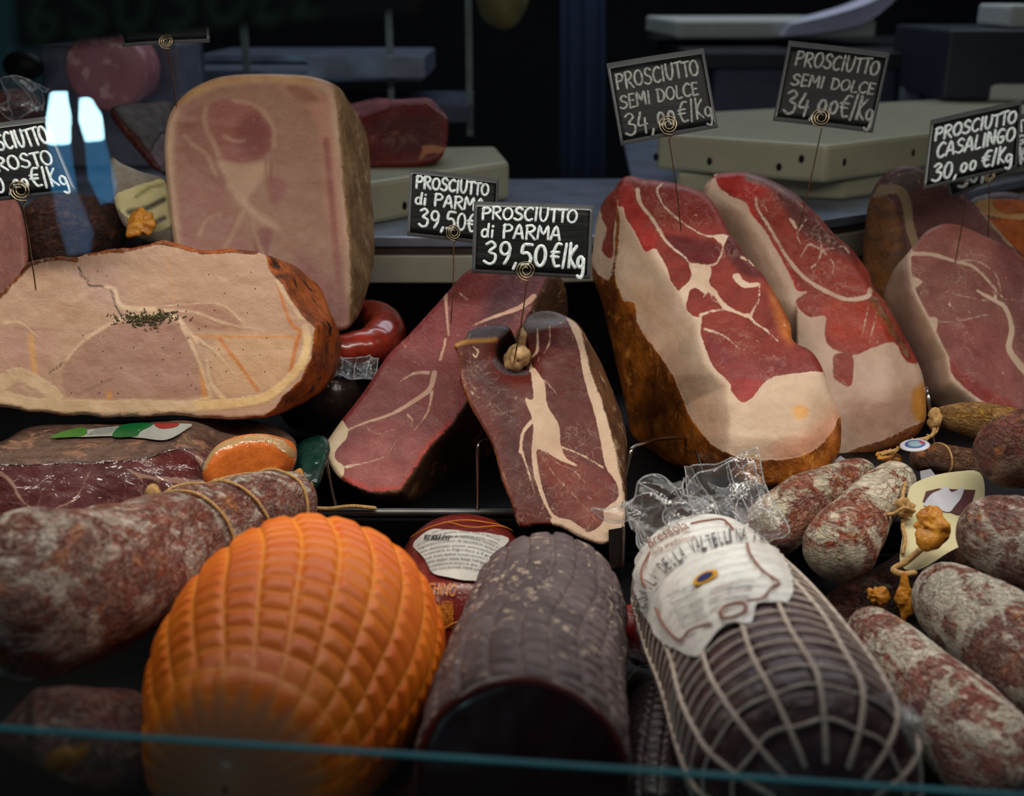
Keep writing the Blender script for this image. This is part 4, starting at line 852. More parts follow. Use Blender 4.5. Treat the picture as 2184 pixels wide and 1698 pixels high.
def to_body(B, px, py, tries=None):
    """surface (angle, length) of a body under a pixel"""
    th, l = np.meshgrid(np.linspace(-2.0, 2.0, 160), np.linspace(0, B.len, 240), indexing='ij'); P = B.ev(th, l) 
    D = P[..., 1] * CP - (P[..., 2] - CAMZ) * SP; U = P[..., 1] * SP + (P[..., 2] - CAMZ) * CP
    X = 1092 + F * P[..., 0] / D; Y = 849 - F * U / D; out = []
    for a, b in zip(px, py):
        e = (X - a) ** 2 + (Y - b) ** 2 + (D - D.min()) * 400; i = np.unravel_index(np.argmin(e), e.shape); out.append((th[i], l[i]))
    return out
labp = [(1385,1165),(1430,1130),(1510,1112),(1580,1125),(1635,1150),(1668,1210),(1685,1290),(1640,1300),(1615,1310),(1610,1340),(1560,1350),(1520,1385),(1495,1410),(1460,1395),(1425,1370),(1395,1330),(1370,1270),(1366,1210)]
LP = to_body(B21, [p[0] for p in labp], [p[1] for p in labp])
n = NT('valley_label'); f = n.noise(120, 3)
lm = n.out(n.mix(n.sm(n.noise(60, 3), .35, .7), C(248, 248, 244), C(225, 223, 218)), .35, n.bump(f, .3, .001), coat=.8, coatn=n.bump(n.noise(150, 3, .6, 1.2), .8, .003))
dl = lambda th, l, P: .0012 * np.cos(l / B21.len * NR * 2 * math.pi + math.pi)
lab = B21.patch('label', LP, lm, r, .0048, disp=dl, label='large white paper label')
def surf_text(B, txt, a, b, h, mat, parent, off, up=1, stretch=1.0, name='lettering', label=None):
    """flat type bent onto body B between surface points a and b (angle, length)"""
    cu = bpy.data.curves.new('t', 'FONT'); cu.body = txt; cu.size = 1; cu.resolution_u = 2
    tob = bpy.data.objects.new('t', cu); me = bpy.data.meshes.new_from_object(tob)
    V = np.array([v.co[:] for v in me.vertices]); Fc = [tuple(p.vertices) for p in me.polygons]
    bpy.data.objects.remove(tob); bpy.data.curves.remove(cu); bpy.data.meshes.remove(me)
    x = V[:, 0] / max(1e-6, V[:, 0].max()); y = V[:, 1]
    A3, B3 = B.ev(a[0], a[1], 0), B.ev(b[0], b[1], 0)
    r0 = float(B.prof(np.array([a[1]]))[0])
    du, dv = b[0] - a[0], b[1] - a[1]; L = math.hypot(du * r0, dv)
    # perpendicular in surface metric
    pu, pv = -dv / L, du * r0 / L
    TH = a[0] + x * du + up * y * h * pu / r0; LL = a[1] + x * dv + up * y * h * pv
    return obj(name, B.ev(TH, LL, off), Fc, mat, parent, False, label=label)
ink = plain('ink_grey', C(70, 72, 78), .5); inkb = plain('ink_brown', C(150, 95, 75), .5)
def tb(x, y): return to_body(B21, [x], [y])[0]
def px_text(B, txt, bl, br, h, mat, parent, off=.0068, name='lettering'):
    """lettering whose baseline and height are given by three points of the surface"""
    bl = np.array(bl, float); br = np.array(br, float); u = br - bl; tl = bl + np.array([u[1], -u[0]]) / np.hypot(*u) * h
    a, b, c = [np.array(q) for q in to_body(B, [bl[0], br[0], tl[0]], [bl[1], br[1], tl[1]])]
    cu = bpy.data.curves.new('t', 'FONT'); cu.body = txt; cu.size = 1; cu.resolution_u = 2
    tob = bpy.data.objects.new('t', cu); me = bpy.data.meshes.new_from_object(tob)
    V = np.array([v.co[:] for v in me.vertices]); Fc = [tuple(p.vertices) for p in me.polygons]
    bpy.data.objects.remove(tob); bpy.data.curves.remove(cu); bpy.data.meshes.remove(me)
    x = (V[:, 0] - V[:, 0].min()) / max(1e-6, np.ptp(V[:, 0])); y = V[:, 1] / .7
    TH = a[0] + x * (b - a)[0] + y * (c - a)[0]; LL = a[1] + x * (b - a)[1] + y * (c - a)[1]
    return obj(name, B.ev(TH, LL, off), Fc, mat, parent, False)
def text_arc(txt, pts, h, mat, name='lettering', parent=None, width=.8):
    Q = cr(pts, 200); k = len(txt)
    for i, ch in enumerate(txt):
        if ch == ' ': continue
        p = Q[int(i / k * 199)]; q = Q[int(min(199, (i + width * (.35 if ch == 'I' else 1)) / k * 199))]
        px_text(B21, ch, p, q, h, mat, parent or r, name=name)
UPS = 1
text_arc('BRESAOLA DELLA VALTELLINA IGP', [(1394,1322),(1408,1274),(1444,1230),(1500,1196),(1560,1178),(1634,1168)], 30, ink, parent=lab)
px_text(B21, 'Bresaola', (1402,1182), (1478,1146), 20, inkb, lab)
px_text(B21, 'della tradizione', (1408,1200), (1492,1166), 12, inkb, lab)
def surf_line(B, pts, rad, mat, parent, off=.0066, name='label_line', closed=False):
    A_ = np.array(to_body(B, [p[0] for p in pts], [p[1] for p in pts])); 
    if closed: A_ = np.concatenate([A_, A_[:1]])
    Q = cr(A_, max(12, len(pts) * 5)); return MB().tube(B.ev(Q[:, 0], Q[:, 1], off), rad, 5).build(name, mat, parent)
surf_line(B21, [(1590,1180),(1600,1205),(1625,1240),(1660,1265),(1645,1275),(1625,1300),(1600,1305)], .0008, inkb, lab)
surf_line(B21, [(1480,1135),(1510,1130),(1540,1128),(1562,1150)], .0008, inkb, lab)
surf_line(B21, [(1400,1190),(1385,1230),(1395,1260)], .0008, inkb, lab)
surf_line(B21, [(1418,1305),(1435,1340),(1468,1378),(1490,1360),(1530,1350)], .0008, inkb, lab)
surf_line(B21, [(1548,1330),(1560,1315),(1590,1310),(1600,1322),(1580,1336),(1556,1340)], .001, inkb, lab, name='oval_mark', closed=True)
e = to_body(B21, [1512], [1250])[0]
for nm, rr_, mt, of in (('seal_ring', .0075, plain('seal_yellow', C(225, 165, 30), .4), .0064), ('seal_centre', .0048, plain('seal_blue', C(50, 55, 110), .4), .0068)):
    r0 = float(B21.prof(np.array([e[1]]))[0]); B21.patch(nm, [(e[0] + math.cos(q) * rr_ / r0, e[1] + math.sin(q) * rr_) for q in np.linspace(0, 2 * math.pi, 14, endpoint=False)], mt, lab, of)
for k in range(5):
    yy = 1272 + k * 11; px_text(B21, 'prodotto in Italia carne bovina', (1528, yy + 8), (1612 - k * 3, yy - 8), 7, ink if k % 2 else inkb, lab)
for k in range(5): px_text(B21, 'ingredienti sale aromi', (1440 + k * 9, 1290 + k * 17), (1500 + k * 6, 1268 + k * 17), 9, ink, lab)

# crumpled film gathered at the back end
GLINT = film_mat('film_edge_glint', .3, white=.35, sc=200, rough=.25); FILM = film_mat('clear_film'); FILM2 = film_mat('crumpled_film', .12, white=.06, sc=38, rough=.15, bump=.006)
def film_sheet(name, corners, dep, amp, mat, parent, nu=130, nv=100, seed=0, wav=1.0, glint_lines=True):
    """corners px TL TR BR BL, four depths; folded and creased"""
    U, Vv = np.meshgrid(np.linspace(0, 1, nu), np.linspace(0, 1, nv), indexing='ij'); c = np.array(corners, float)
    bl = lambda q: (q[0] * (1 - U) * (1 - Vv) + q[1] * U * (1 - Vv) + q[2] * U * Vv + q[3] * (1 - U) * Vv)
    X = bl(c[:, 0]); Y = bl(c[:, 1]); D = bl(np.array(dep)); P = W(X, Y, D)
    Q = np.stack([U * 4 * wav, Vv * 3 * wav, 0 * U + seed], -1)
    n1 = 1.6 * fbm(Q, .9, 2, seed); n2 = 1.2 * fbm(Q, .8, 1, seed + 5); n3 = 1.5 * fbm(Q, .8, 2, seed + 9)
    P = P + (n1 * amp)[..., None] * np.array([0, -.9, .3]) + (n2 * amp * .7)[..., None] * np.array([1., 0, 0]) + (n3 * amp * .9)[..., None] * np.array([0, 0, 1.])
    if glint_lines:
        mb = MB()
        for L in (P[0], P[-1], P[:, 0], P[:, -1]) + tuple(P[int(nu * q)] for q in (.22, .55, .8)): mb.tube(L[::2], .00045, 5)  # whitish tubes along borders and ridges stand in for bright crease highlights
        mb.build('film_glint_line', GLINT, parent)
    V = P.reshape(-1, 3); Fc = [(i * nv + j, (i + 1) * nv + j, (i + 1) * nv + j + 1, i * nv + j + 1) for i in range(nu - 1) for j in range(nv - 1)]
    return obj(name, V, Fc, mat, parent, True)
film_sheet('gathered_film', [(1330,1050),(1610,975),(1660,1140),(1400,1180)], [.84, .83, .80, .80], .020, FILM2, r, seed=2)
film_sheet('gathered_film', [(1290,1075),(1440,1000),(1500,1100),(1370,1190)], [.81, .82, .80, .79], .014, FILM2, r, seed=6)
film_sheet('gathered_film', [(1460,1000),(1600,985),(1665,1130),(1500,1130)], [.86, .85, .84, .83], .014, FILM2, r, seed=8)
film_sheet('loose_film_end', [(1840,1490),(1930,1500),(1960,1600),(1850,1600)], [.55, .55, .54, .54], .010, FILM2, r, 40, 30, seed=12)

# second wrapped roll beneath
r = thing('wrapped_bresaola', 'second netted beef roll half hidden in the gap under the labelled one', 'cured beef', W(1440, 1780, .6))
B22 = Body([(1400,1810,.62,100),(1410,1680,.68,98),(1425,1580,.73,95),(1440,1500,.78,85)], 1.0, (.7, .8))
def net22(th, l, P):
    a = np.abs(((th / (2 * math.pi) * 15) + .5) % 1 - .5) * 2; b = np.abs((l / B22.len * 18 + .5) % 1 - .5) * 2
    return np.minimum(a * 2, b)
B22.mesh('skin', net_mat('under_roll_skin', C(62, 42, 46), C(42, 26, 32), C(150, 135, 125), .4, .14, .6, film=True, nets=.5), r, 140, 140, lambda th, l, P: .0025 * (1 - (1 - np.clip(net22(th, l, P) * 1.6, 0, 1)) ** 2), {'net': net22})
e = to_body(B22, [1478], [1590])[0]
B22.patch('label', [(e[0] + math.cos(q) * .4, e[1] + math.sin(q) * .022) for q in np.linspace(0, 2 * math.pi, 14, endpoint=False)], plain('dim_label', C(200, 200, 190), .4), r, .004, label='round cream label')
surf_text(B22, 'B', to_body(B22, [1448], [1545])[0], to_body(B22, [1462], [1545])[0], .008, ink, r, .006, 1)

# ------------------------------------------------------------ red film packs of turkey
def pack_mat(name, c1, c2):
    n = NT(name); return n.out(n.mix(n.sm(n.noise(20, 3), .3, .7), c1, c2), .3, None, .5, 0, 0, .6, .05, n.bump(n.noise(60, 3, .6, 1.2), .7, .004))
RED = pack_mat('red_film_pack', C(135, 42, 36), C(105, 28, 28))
r = thing('turkey_pack', 'red film turkey pack with white ingredients label, behind the beef roll', 'packaged meat', W(1000, 1400, .8))
B20 = Body([(985,1420,.80,135),(985,1300,.86,150),(988,1215,.93,128),(990,1190,.96,100)], 1.05, (.8, .9))
B20.mesh('pack', RED, r, 110, 110, lump(.0015, 30, 4), label='red printed film')
def lab_poly(B, pts): return to_body(B, [p[0] for p in pts], [p[1] for p in pts])
B20.patch('ingredients_label', lab_poly(B20, [(922,1134),(950,1135),(1000,1140),(1050,1145),(1082,1155),(1060,1190),(1045,1240),(1000,1245),(960,1238),(925,1228),(912,1200),(884,1168),(900,1150)]), plain('label_paper', C(205, 202, 195), .4), r, .0025, label='white ingredients label')
text_lines = ['IND: PETTO DI TACCHINO ARROSTO', 'senza glutine senza latte e derivati', '100% carne italiana peso netto', 'prodotto a base di tacchino cotto e', 'ingredienti petto di tacchino acqua', 'sale destrosio aromi antiossidante', 'conservare in frigorifero a 4 gradi', 'made from turkey breast formed meat', '100% italian meat keep refrigerated', 'da consumarsi entro la data indicata', 'valori nutrizionali medi per 100 g']
inkd = plain('ink_black', C(25, 25, 28), .6)
for k, t in enumerate(text_lines):
    y = 1146 + k * 8.2; x0 = 925 - k * 0 if k < 3 else 895 + (k - 3) * 3; x1 = 1062 - k * 1.5
    surf_text(B20, t, to_body(B20, [x0], [y])[0], to_body(B20, [x1], [y + 6])[0], .0036, inkd, r, .0034)
mb = MB(); 
for k in range(22):
    a, b = to_body(B20, [912 + k * 2.4, 908 + k * 2.4], [1147 + k * .1, 1158 + k * .1]); Q = np.linspace(a, b, 3); mb.tube(B20.ev(Q[:, 0], Q[:, 1], .0030), random.choice((.00018, .00035)), 4)
mb.build('barcode', inkd, r)
ORG_INK = plain('ink_orange', C(225, 140, 40), .5)
surf_text(B20, 'TACCHINO', to_body(B20, [882], [1281])[0], to_body(B20, [972], [1279])[0], .012, ORG_INK, r, .0022)
for k, t in enumerate(('IL NOSTRO', 'IMPEGNO', 'ZERO', 'LATTE', 'GLUTINE', 'ZERO', 'POLIFOSFATI')):
    surf_text(B20, t, to_body(B20, [938], [1302 + k * 7])[0], to_body(B20, [968], [1302 + k * 7])[0], .005, ORG_INK, r, .0022)
for pts in ([(880,1150),(920,1128),(980,1115),(1040,1120),(1090,1135)], [(950,1118),(1010,1130),(1075,1128)], [(925,1380),(950,1345),(975,1330)]): surf_line(B20, pts, .0005, ORG_INK, r, .002)
r = thing('turkey_pack', 'second red film pack in the dark gap between orange ham and beef roll', 'packaged meat', W(830, 1780, .62))
B20b = Body([(850,1800,.62,80),(880,1660,.70,78),(905,1530,.77,72),(925,1460,.83,60)], 1.0, (.8, .9))
B20b.mesh('pack', pack_mat('dark_red_pack', C(110, 28, 26), C(75, 16, 20)), r, 90, 90, lump(.002, 40, 6, 4), label='red printed film')
for pts in ([(905,1440),(890,1480),(880,1560),(860,1640)], [(850,1470),(900,1500)]): surf_line(B20b, pts, .0005, ORG_INK, r, .003)

r = thing('meat_pack', 'small bright red meat pack in crinkled film between the two beef rolls', 'packaged meat', W(1360, 1420, .8))
Body([(1400,1395,.80,55),(1365,1345,.83,55),(1345,1310,.85,40)], 1.0, (.9, .9)).mesh('meat', plain('bright_red_meat', C(175, 35, 32), .35, coat=.6), r, 50, 40, lump(.002, 40))
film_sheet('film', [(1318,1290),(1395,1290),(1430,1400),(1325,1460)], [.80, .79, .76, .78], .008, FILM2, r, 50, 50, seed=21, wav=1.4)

# ------------------------------------------------------------ salamis
def salami(label, pts, mat, endk=(.9, .9), amp=.003, sc=28, seed=0, nu=110, ns=130, group='mould-covered salamis in the case', asp=1., extra=None, name='salami', cat='salami', pinch=None):
    x, y, d, q = pts[0]; r = thing(name, label, cat, W(x, y + q, d), group); B = Body(pts, asp, endk)
    f = lump(amp, sc, seed, 4)
    g = f
    if extra: g = lambda th, l, P: f(th, l, P) + extra(th, l, P, B)
    B.mesh('casing', mat, r, nu, ns, g); B.amp = g
    return r, B
sm1 = salami_mat('salami_brown_mould', C(150, 76, 52), C(115, 60, 52), C(222, 210, 196), .55, seed=1.3)
sm2 = salami_mat('salami_white_mould', C(170, 78, 48), C(140, 60, 46), C(246, 236, 210), .78, seed=4.1)
sm3 = salami_mat('salami_mixed', C(165, 82, 55), C(135, 62, 50), C(228, 218, 192), .6, seed=7.7)
sm4 = salami_mat('salami_speckled', C(165, 82, 70), C(130, 66, 60), C(240, 232, 214), .68, seed=9.2, sc=1.3)
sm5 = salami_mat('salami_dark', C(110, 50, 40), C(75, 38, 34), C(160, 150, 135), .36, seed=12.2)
TW = plain('twine', C(190, 150, 95), .85, var=.3, sc=400, bump=.6)
def twine_ring(B, l0, parent, tilt=0., off=.0012, rad=.0012, a0=-2.4, a1=2.4, name='twine'):
    t = np.linspace(a0, a1, 90); l = l0 + tilt * np.sin(t)
    t2, l2 = t, np.clip(l, .001, B.len - .001); P = B.ev(t2, l2); o = off + B.amp(t2, l2, P) * .6
    return MB().tube(B.ev(t2, l2, o), rad, 7).build(name, TW, parent)

r, B = salami('thick mouldy salami tied with twine, behind the orange ham on the left', [(655,1100,.885,76),(575,1092,.86,94),(460,1140,.82,114),(350,1180,.77,128),(240,1225,.72,155),(120,1262,.68,172),(10,1285,.65,175),(-90,1290,.64,140)], sm1, (.8, .9), .0075, 20, 2, 150, 200,
              extra=lambda th, l, P, B: -.004 * np.exp(-((l - B.len * .40) / .006) ** 2) - .003 * np.exp(-((l - B.len * .24) / .005) ** 2) - .002 * np.exp(-((l - B.len * .1) / .005) ** 2))
for k, tl in ((.10, .006), (.24, .006), (.40, .004)): twine_ring(B, B.len * k, r, tl)
l = np.linspace(B.len * .02, B.len * .42, 60); t = -.55 + .25 * np.sin(l * 40); t = np.where(t > 5, 0, t)
for sgn in (1,):
    q = np.full(60, .62) + .12 * np.sin(l * 45); MB().tube(B.ev(q * (1), l, .0018 + B.amp(q, l, B.ev(q, l)) * .6), .0012, 7).build('twine', TW, r)
kn = B.ev(.72, B.len * .40, .003); MB().ell(kn, (np.array([.006, 0, 0]), np.array([0, .005, .002]), np.array([0, -.002, .007])), 12, 8, .5, 2).build('twine_knot', TW, r)
r2 = thing('casing_tail', 'crinkled amber casing end beside the tied salami tip', 'sausage casing', W(645, 1075, .9), 'amber casing ends')
AMB = NT('amber_casing'); AMB = AMB.out(AMB.mix(AMB.sm(AMB.noise(90, 4), .3, .7), C(215, 150, 45), C(170, 100, 25)), .4, AMB.bump(AMB.noise(140, 4), .8, .003), .5, .3)
def amber(root, c, d, rx, ry, seed, name='casing'):
    p = W(*c, d); a = W(c[0] + rx, c[1], d) - p; b = W(c[0], c[1] - ry, d) - p; m_ = MB()
    m_.ell(p, (a, np.array([0, np.linalg.norm(a) * .6, 0]), b), 40, 30, .75, seed); return m_.build(name, AMB, root)
amber(r2, (640, 1042), .9, 30, 34, 31)
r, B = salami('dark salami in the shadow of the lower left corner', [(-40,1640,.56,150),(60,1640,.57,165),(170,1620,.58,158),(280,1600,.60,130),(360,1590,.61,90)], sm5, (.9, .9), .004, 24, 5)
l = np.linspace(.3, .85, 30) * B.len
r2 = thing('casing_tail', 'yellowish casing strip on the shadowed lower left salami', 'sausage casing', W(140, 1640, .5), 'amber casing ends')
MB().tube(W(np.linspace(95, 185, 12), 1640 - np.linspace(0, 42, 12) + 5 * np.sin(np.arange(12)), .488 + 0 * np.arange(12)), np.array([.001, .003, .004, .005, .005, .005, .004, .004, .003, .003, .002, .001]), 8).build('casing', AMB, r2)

r, B = salami('mottled salami right beside the base of the large ham', [(1858,1005,.99,28),(1800,1028,.97,48),(1725,1070,.94,60),(1668,1110,.92,66),(1610,1160,.90,58)], sm3, (.9, .9), .003, 30, 3)
r, B = salami('whitest mould-covered salami at centre right, in front of the mottled one', [(1925,1008,.95,36),(1895,1040,.93,50),(1840,1100,.89,64),(1795,1165,.86,78),(1775,1215,.84,80)], sm2, (.9, .9), .003, 30, 4)
r, B = salami('long speckled salami running to the lower right corner', [(1835,1320,.80,40),(1885,1375,.77,68),(1980,1475,.72,92),(2080,1580,.68,112),(2210,1720,.64,125)], sm4, (.9, .9), .002, 30, 6)
r, B = salami('fat salami at right edge above the long speckled one', [(1975,1245,.82,45),(2020,1275,.80,80),(2100,1335,.77,100),(2220,1420,.73,110),(2380,1530,.69,112)], salami_mat('salami_grey_speck', C(150, 78, 66), C(118, 62, 58), C(232, 226, 210), .68, seed=15.2, sc=1.3), (.9, .9), .003, 30, 7)
r, B = salami('blurred round salami end at right edge below the ham', [(2070,1110,.85,45),(2120,1135,.83,82),(2230,1175,.81,100),(2420,1240,.78,104)], salami_mat('salami_grey_end', C(138, 72, 60), C(105, 56, 50), C(215, 208, 195), .5, seed=19.), (.9, .9), .004, 26, 8)
r, B = salami('reddish salami end at right edge under the pale pink ham', [(2105,975,.90,45),(2150,965,.88,75),(2240,950,.87,85),(2420,940,.85,82)], salami_mat('salami_red_end', C(130, 60, 45), C(90, 42, 36), C(170, 140, 120), .35, seed=22.), (1., .9), .003, 26, 9)
r, B = salami('small yellow-brown sausage with twine, below the pale pink ham', [(1990,888,1.0,12),(2020,888,.99,26),(2075,895,.98,38),(2140,910,.97,44),(2230,935,.95,46),(2340,965,.93,40)], salami_mat('sausage_yellow', C(170, 120, 40), C(135, 88, 35), C(205, 175, 120), .3, seed=25., fatspot=C(215, 160, 40)), (.8, .9), .002, 30, 10, name='cured_sausage', cat='sausage', group='small tied sausages')
twine_ring(B, B.len * .72, r, .012, .0008, .001)
MB().ell(W(1993, 893, .985), (np.array([.006, 0, 0]), np.array([0, .006, 0]), np.array([0, 0, .009])), 14, 10, .7, 4).build('twine_knot', TW, r)
P = cr([tuple(W(*q)) for q in ((1993,905,.985),(1990,925,.98),(1975,935,.975),(1950,940,.97),(1925,955,.965),(1895,965,.96),(1880,970,.96))], 50); MB().tube(P, .0016, 7).tube(P + np.c_[.003 * np.sin(np.arange(50) * .5), 0 * P[:, 0], .002 * np.cos(np.arange(50) * .5)], .0011, 6).build('twine', TW, r)
r, B = salami('small brown sausage with twine behind the cream label', [(1940,985,.99,24),(1985,978,.985,30),(2040,985,.98,32),(2110,995,.97,32)], salami_mat('sausage_brown', C(130, 85, 55), C(100, 62, 42), C(165, 140, 115), .35, seed=28.), (.8, .9), .002, 30, 11, name='cured_sausage', cat='sausage', group='small tied sausages')
twine_ring(B, B.len * .4, r, .008, .0008, .001)
# token
r = thing('round_token', 'small round white token with blue and red print on the twine', 'token', W(1950, 962, .955))
c = W(1951, 950, .955); ux = np.array([.0120, 0, .0022]); uy = np.array([0, .013, 0]); uz = np.array([0, -.0002, .0016])
MB().ell(c, (ux, uy, uz), 32, 8).build('disc', plain('token_white', C(205, 205, 215), .35), r)
MB().ell(c + uz * .5, (ux * .72, uy * .72, uz * .7), 28, 8).build('print', plain('token_blue', C(60, 90, 150), .4), r)
MB().ell(c + uz * .85 , (ux * .5, uy * .5, uz * .5), 24, 8).build('print', plain('token_pale', C(140, 170, 180), .4), r)
MB().ell(c + uz * 1.0 + ux * .45, (ux * .2, uy * .2, uz * .5), 12, 6).build('print', plain('token_red', C(190, 50, 60), .4), r)

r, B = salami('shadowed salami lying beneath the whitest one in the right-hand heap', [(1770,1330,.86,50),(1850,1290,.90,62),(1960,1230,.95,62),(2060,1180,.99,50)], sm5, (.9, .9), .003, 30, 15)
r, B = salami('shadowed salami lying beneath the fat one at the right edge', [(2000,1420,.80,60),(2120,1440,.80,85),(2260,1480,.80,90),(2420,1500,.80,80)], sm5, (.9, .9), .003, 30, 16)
# cream labels and tails in the salami heap
def card_sheet(root, name, poly, dfn, mat, thick=.0006, label=None, bend=0):
    P = np.array(poly, float); n = len(P); c = P.mean(0); rg = 8
    X = np.concatenate([c + (P - c) * t for t in np.linspace(1, .01, rg)]); D = dfn(X[:, 0], X[:, 1]); V = np.concatenate([W(X[:, 0], X[:, 1], D), W(X[:, 0], X[:, 1], D + thick)])
    m_ = rg * n; Fc = [(i * n + j, (i + 1) * n + j, (i + 1) * n + (j + 1) % n, i * n + (j + 1) % n) for i in range(rg - 1) for j in range(n)]
    Fc += [tuple(q + m_ for q in f[::-1]) for f in Fc] + [(j, (j + 1) % n, (j + 1) % n + m_, j + m_) for j in range(n)]
    return obj(name, V, Fc, mat, root, False, label=label)
r = thing('hang_tag', 'cream paper tag with brown emblem tied to a salami at right', 'label', W(1990, 1210, .83))
pl = lambda x, y: .885 + (x - 2000) * .00006 - (y - 1100) * .00030
CREAM = plain('cream_paper', C(222, 214, 170), .75, var=.05)
tagp = cr([(1921,1205),(1925,1140),(1935,1060),(1945,1034),(1990,1015),(2040,1006),(2090,1008),(2100,1060),(2080,1140),(2020,1180),(1960,1215)], 50, True)
card_sheet(r, 'paper', tagp, pl, CREAM)
pe = lambda x, y: pl(x, y) - .0008
card_sheet(r, 'emblem', [(1968,1070),(1975,1048),(2000,1042),(2080,1045),(2072,1075),(2060,1100),(2040,1098)], pe, plain('emblem_brown', C(85, 45, 45), .6), .0003)
card_sheet(r, 'emblem', cr([(1970,1078),(1985,1055),(2005,1045),(2020,1038),(2030,1050),(2055,1040),(2050,1062),(2036,1080),(2025,1092),(2005,1088),(1985,1080)], 40, True), lambda x, y: pl(x, y) - .0014, plain('emblem_white', C(205, 205, 215), .6), .0003)
P = cr([tuple(W(x, y, pl(x, y) - .003)) for x, y in ((1932,1030),(1925,1060),(1930,1090),(1925,1120),(1930,1150),(1925,1180))], 50); MB().tube(P, .0016, 7).build('twine', TW, r)
MB().ell(W(1928, 1082, .875), (np.array([.008, 0, 0]), np.array([0, .006, 0]), np.array([0, 0, .007])), 14, 10, .8, 4).build('twine_knot', TW, r)
P = cr([tuple(W(*q)) for q in ((1880,1098,.87),(1905,1096,.868),(1928,1084,.866),(1950,1090,.87))], 30); MB().tube(P, .0014, 7).build('twine', TW, r)
P = cr([tuple(W(*q)) for q in ((1985,1150,.86),(1960,1175,.85),(1930,1200,.84),(1905,1215,.84),(1925,1225,.83),(1950,1222,.83))], 40); MB().tube(P, .0024, 7).build('twine', TW, r)
r = thing('paper_label', 'small white paper label wedged behind the cream tag', 'label', W(1985, 1020, .94))
card_sheet(r, 'paper', [(1962,1005),(1985,1000),(1998,1018),(1965,1030)], lambda x, y: .93 + 0 * x, plain('white_label', C(195, 195, 205), .7))
r = thing('paper_label', 'white paper corner peeking out beside the base of the large ham', 'label', W(1785, 990, .99))
card_sheet(r, 'paper', [(1772,990),(1792,972),(1808,982),(1780,1000)], lambda x, y: .985 + 0 * x, plain('white_label2', C(185, 188, 195), .7))
for lab, cc, dd, rx, ry, sd_ in (('amber casing end lying on the cream tag', (1985, 1122), .835, 40, 38, 41), ('tall amber casing fold beside the fat salami', (1928, 1280), .82, 18, 55, 45), ('small amber casing knob above the speckled salami', (1868, 1272), .84, 22, 20, 51), ('thin amber casing ruffle behind the twine token', (1895, 975), .97, 26, 10, 55)):
    rr2 = thing('casing_tail', lab, 'sausage casing', W(cc[0], cc[1] + ry, dd), 'amber casing ends'); amber(rr2, cc, dd, rx, ry, sd_)

# red sausage ring
r = thing('sausage_ring', 'glossy red sausage ring in film behind the roast ham crust', 'sausage', W(780, 780, 1.17))
m = plain('red_casing', C(150, 45, 30), .25, var=.3, sc=60, bump=.3, coat=.6)
B = Body([(700,752,1.10,30),(745,745,1.11,36),(795,735,1.13,42),(822,712,1.16,44),(812,688,1.20,42),(775,680,1.22,38),(735,690,1.24,34)], 1., (.9, .9)); B.mesh('casing', m, r, 60, 120, lump(.002, 40, 3))
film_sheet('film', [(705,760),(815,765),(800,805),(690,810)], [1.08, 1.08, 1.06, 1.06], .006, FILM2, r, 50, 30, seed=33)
r = thing('packed_meat', 'dim wrapped meat block behind the crust of the roast ham', 'packaged meat', W(740, 900, 1.15))
Body([(600,860,1.16,60),(690,855,1.15,70),(770,850,1.14,60)], 1., (.7, .7)).mesh('pack', pack_mat('dim_pack', C(60, 45, 38), C(40, 30, 26)), r, 50, 50, lump(.004, 20, 8))
r = thing('green_pack', 'dark green wrapped pack beside the packed ham slab', 'package', W(650, 1060, 1.0))
cut('pack', r, [(598,1000),(615,965),(650,937),(690,930),(704,955),(692,1000),(676,1040),(640,1052),(604,1040)], [], plane(.985, 650, 990, .0, -.03, [([(640,900),(650,1100)], [(640,900),(650,1100),(500,1100),(500,900)], .05, 6)]), meat('green_film', C(10, 58, 48), C(6, 34, 32), None, 0, 40, coat=1, film=True, seed=16, rough=.3), base=C(10,56,46), paint=[('p', [(630,960),(690,940),(680,1000),(640,1020)], C(14,72,58), 14)], skin=[('l', [(900, 600), (910, 600)], 1)], back=((1, 0, 0, .01), (.8, 0, 0, .025)), rough=.006, nsc=40, seed=22, step=6)

# ------------------------------------------------------------ wire dividers
def divider(label, pts, rad=.0021):
    P = cr([tuple(W(*q)) for q in pts], 90); r = tag(MB().tube(P, rad, 8).build('wire_divider', M['wirelight']), label, 'divider', 'wire dividers on the deck'); return r
divider('thin steel wire divider left of the long pink ham', [(722,1086,1.005),(716,1078,1.005),(702,1020,1.005),(691,962,1.005),(689,946,1.01),(697,938,1.03),(712,934,1.07)])
divider('upright steel wire divider between the pink ham and the notched ham', [(1018,1105,.99),(1019,1050,.99),(1020,960,.99),(1026,945,.995),(1040,938,1.01),(1052,934,1.05)])
divider('bent steel wire divider between the notched ham and the large ham', [(1322,1090,.985),(1330,1040,.985),(1344,970,.985),(1350,955,.99),(1372,947,1.0),(1405,936,1.03),(1470,934,1.05),(1482,950,1.04),(1500,1010,1.02)], .0019)
divider('short steel wire divider right of the marbled red ham', [(1998,970,1.0),(1990,920,1.0),(1982,860,1.0),(1978,836,1.005),(1975,828,1.02)], .0018)
r = thing('black_tray', 'small black tray leaning below the notched ham', 'tray', W(1310, 1215, .9))
MB().add(np.concatenate([W(np.array([1298, 1328, 1328, 1300]), np.array([1130, 1125, 1205, 1215]), .91), W(np.array([1298, 1328, 1328, 1300]), np.array([1130, 1125, 1205, 1215]), .925)]), [(0, 3, 2, 1), (4, 5, 6, 7), (0, 1, 5, 4), (1, 2, 6, 5), (2, 3, 7, 6), (3, 0, 4, 7)]).build('side', plain('tray_black', C(30, 26, 24), .3), r, smooth=False)
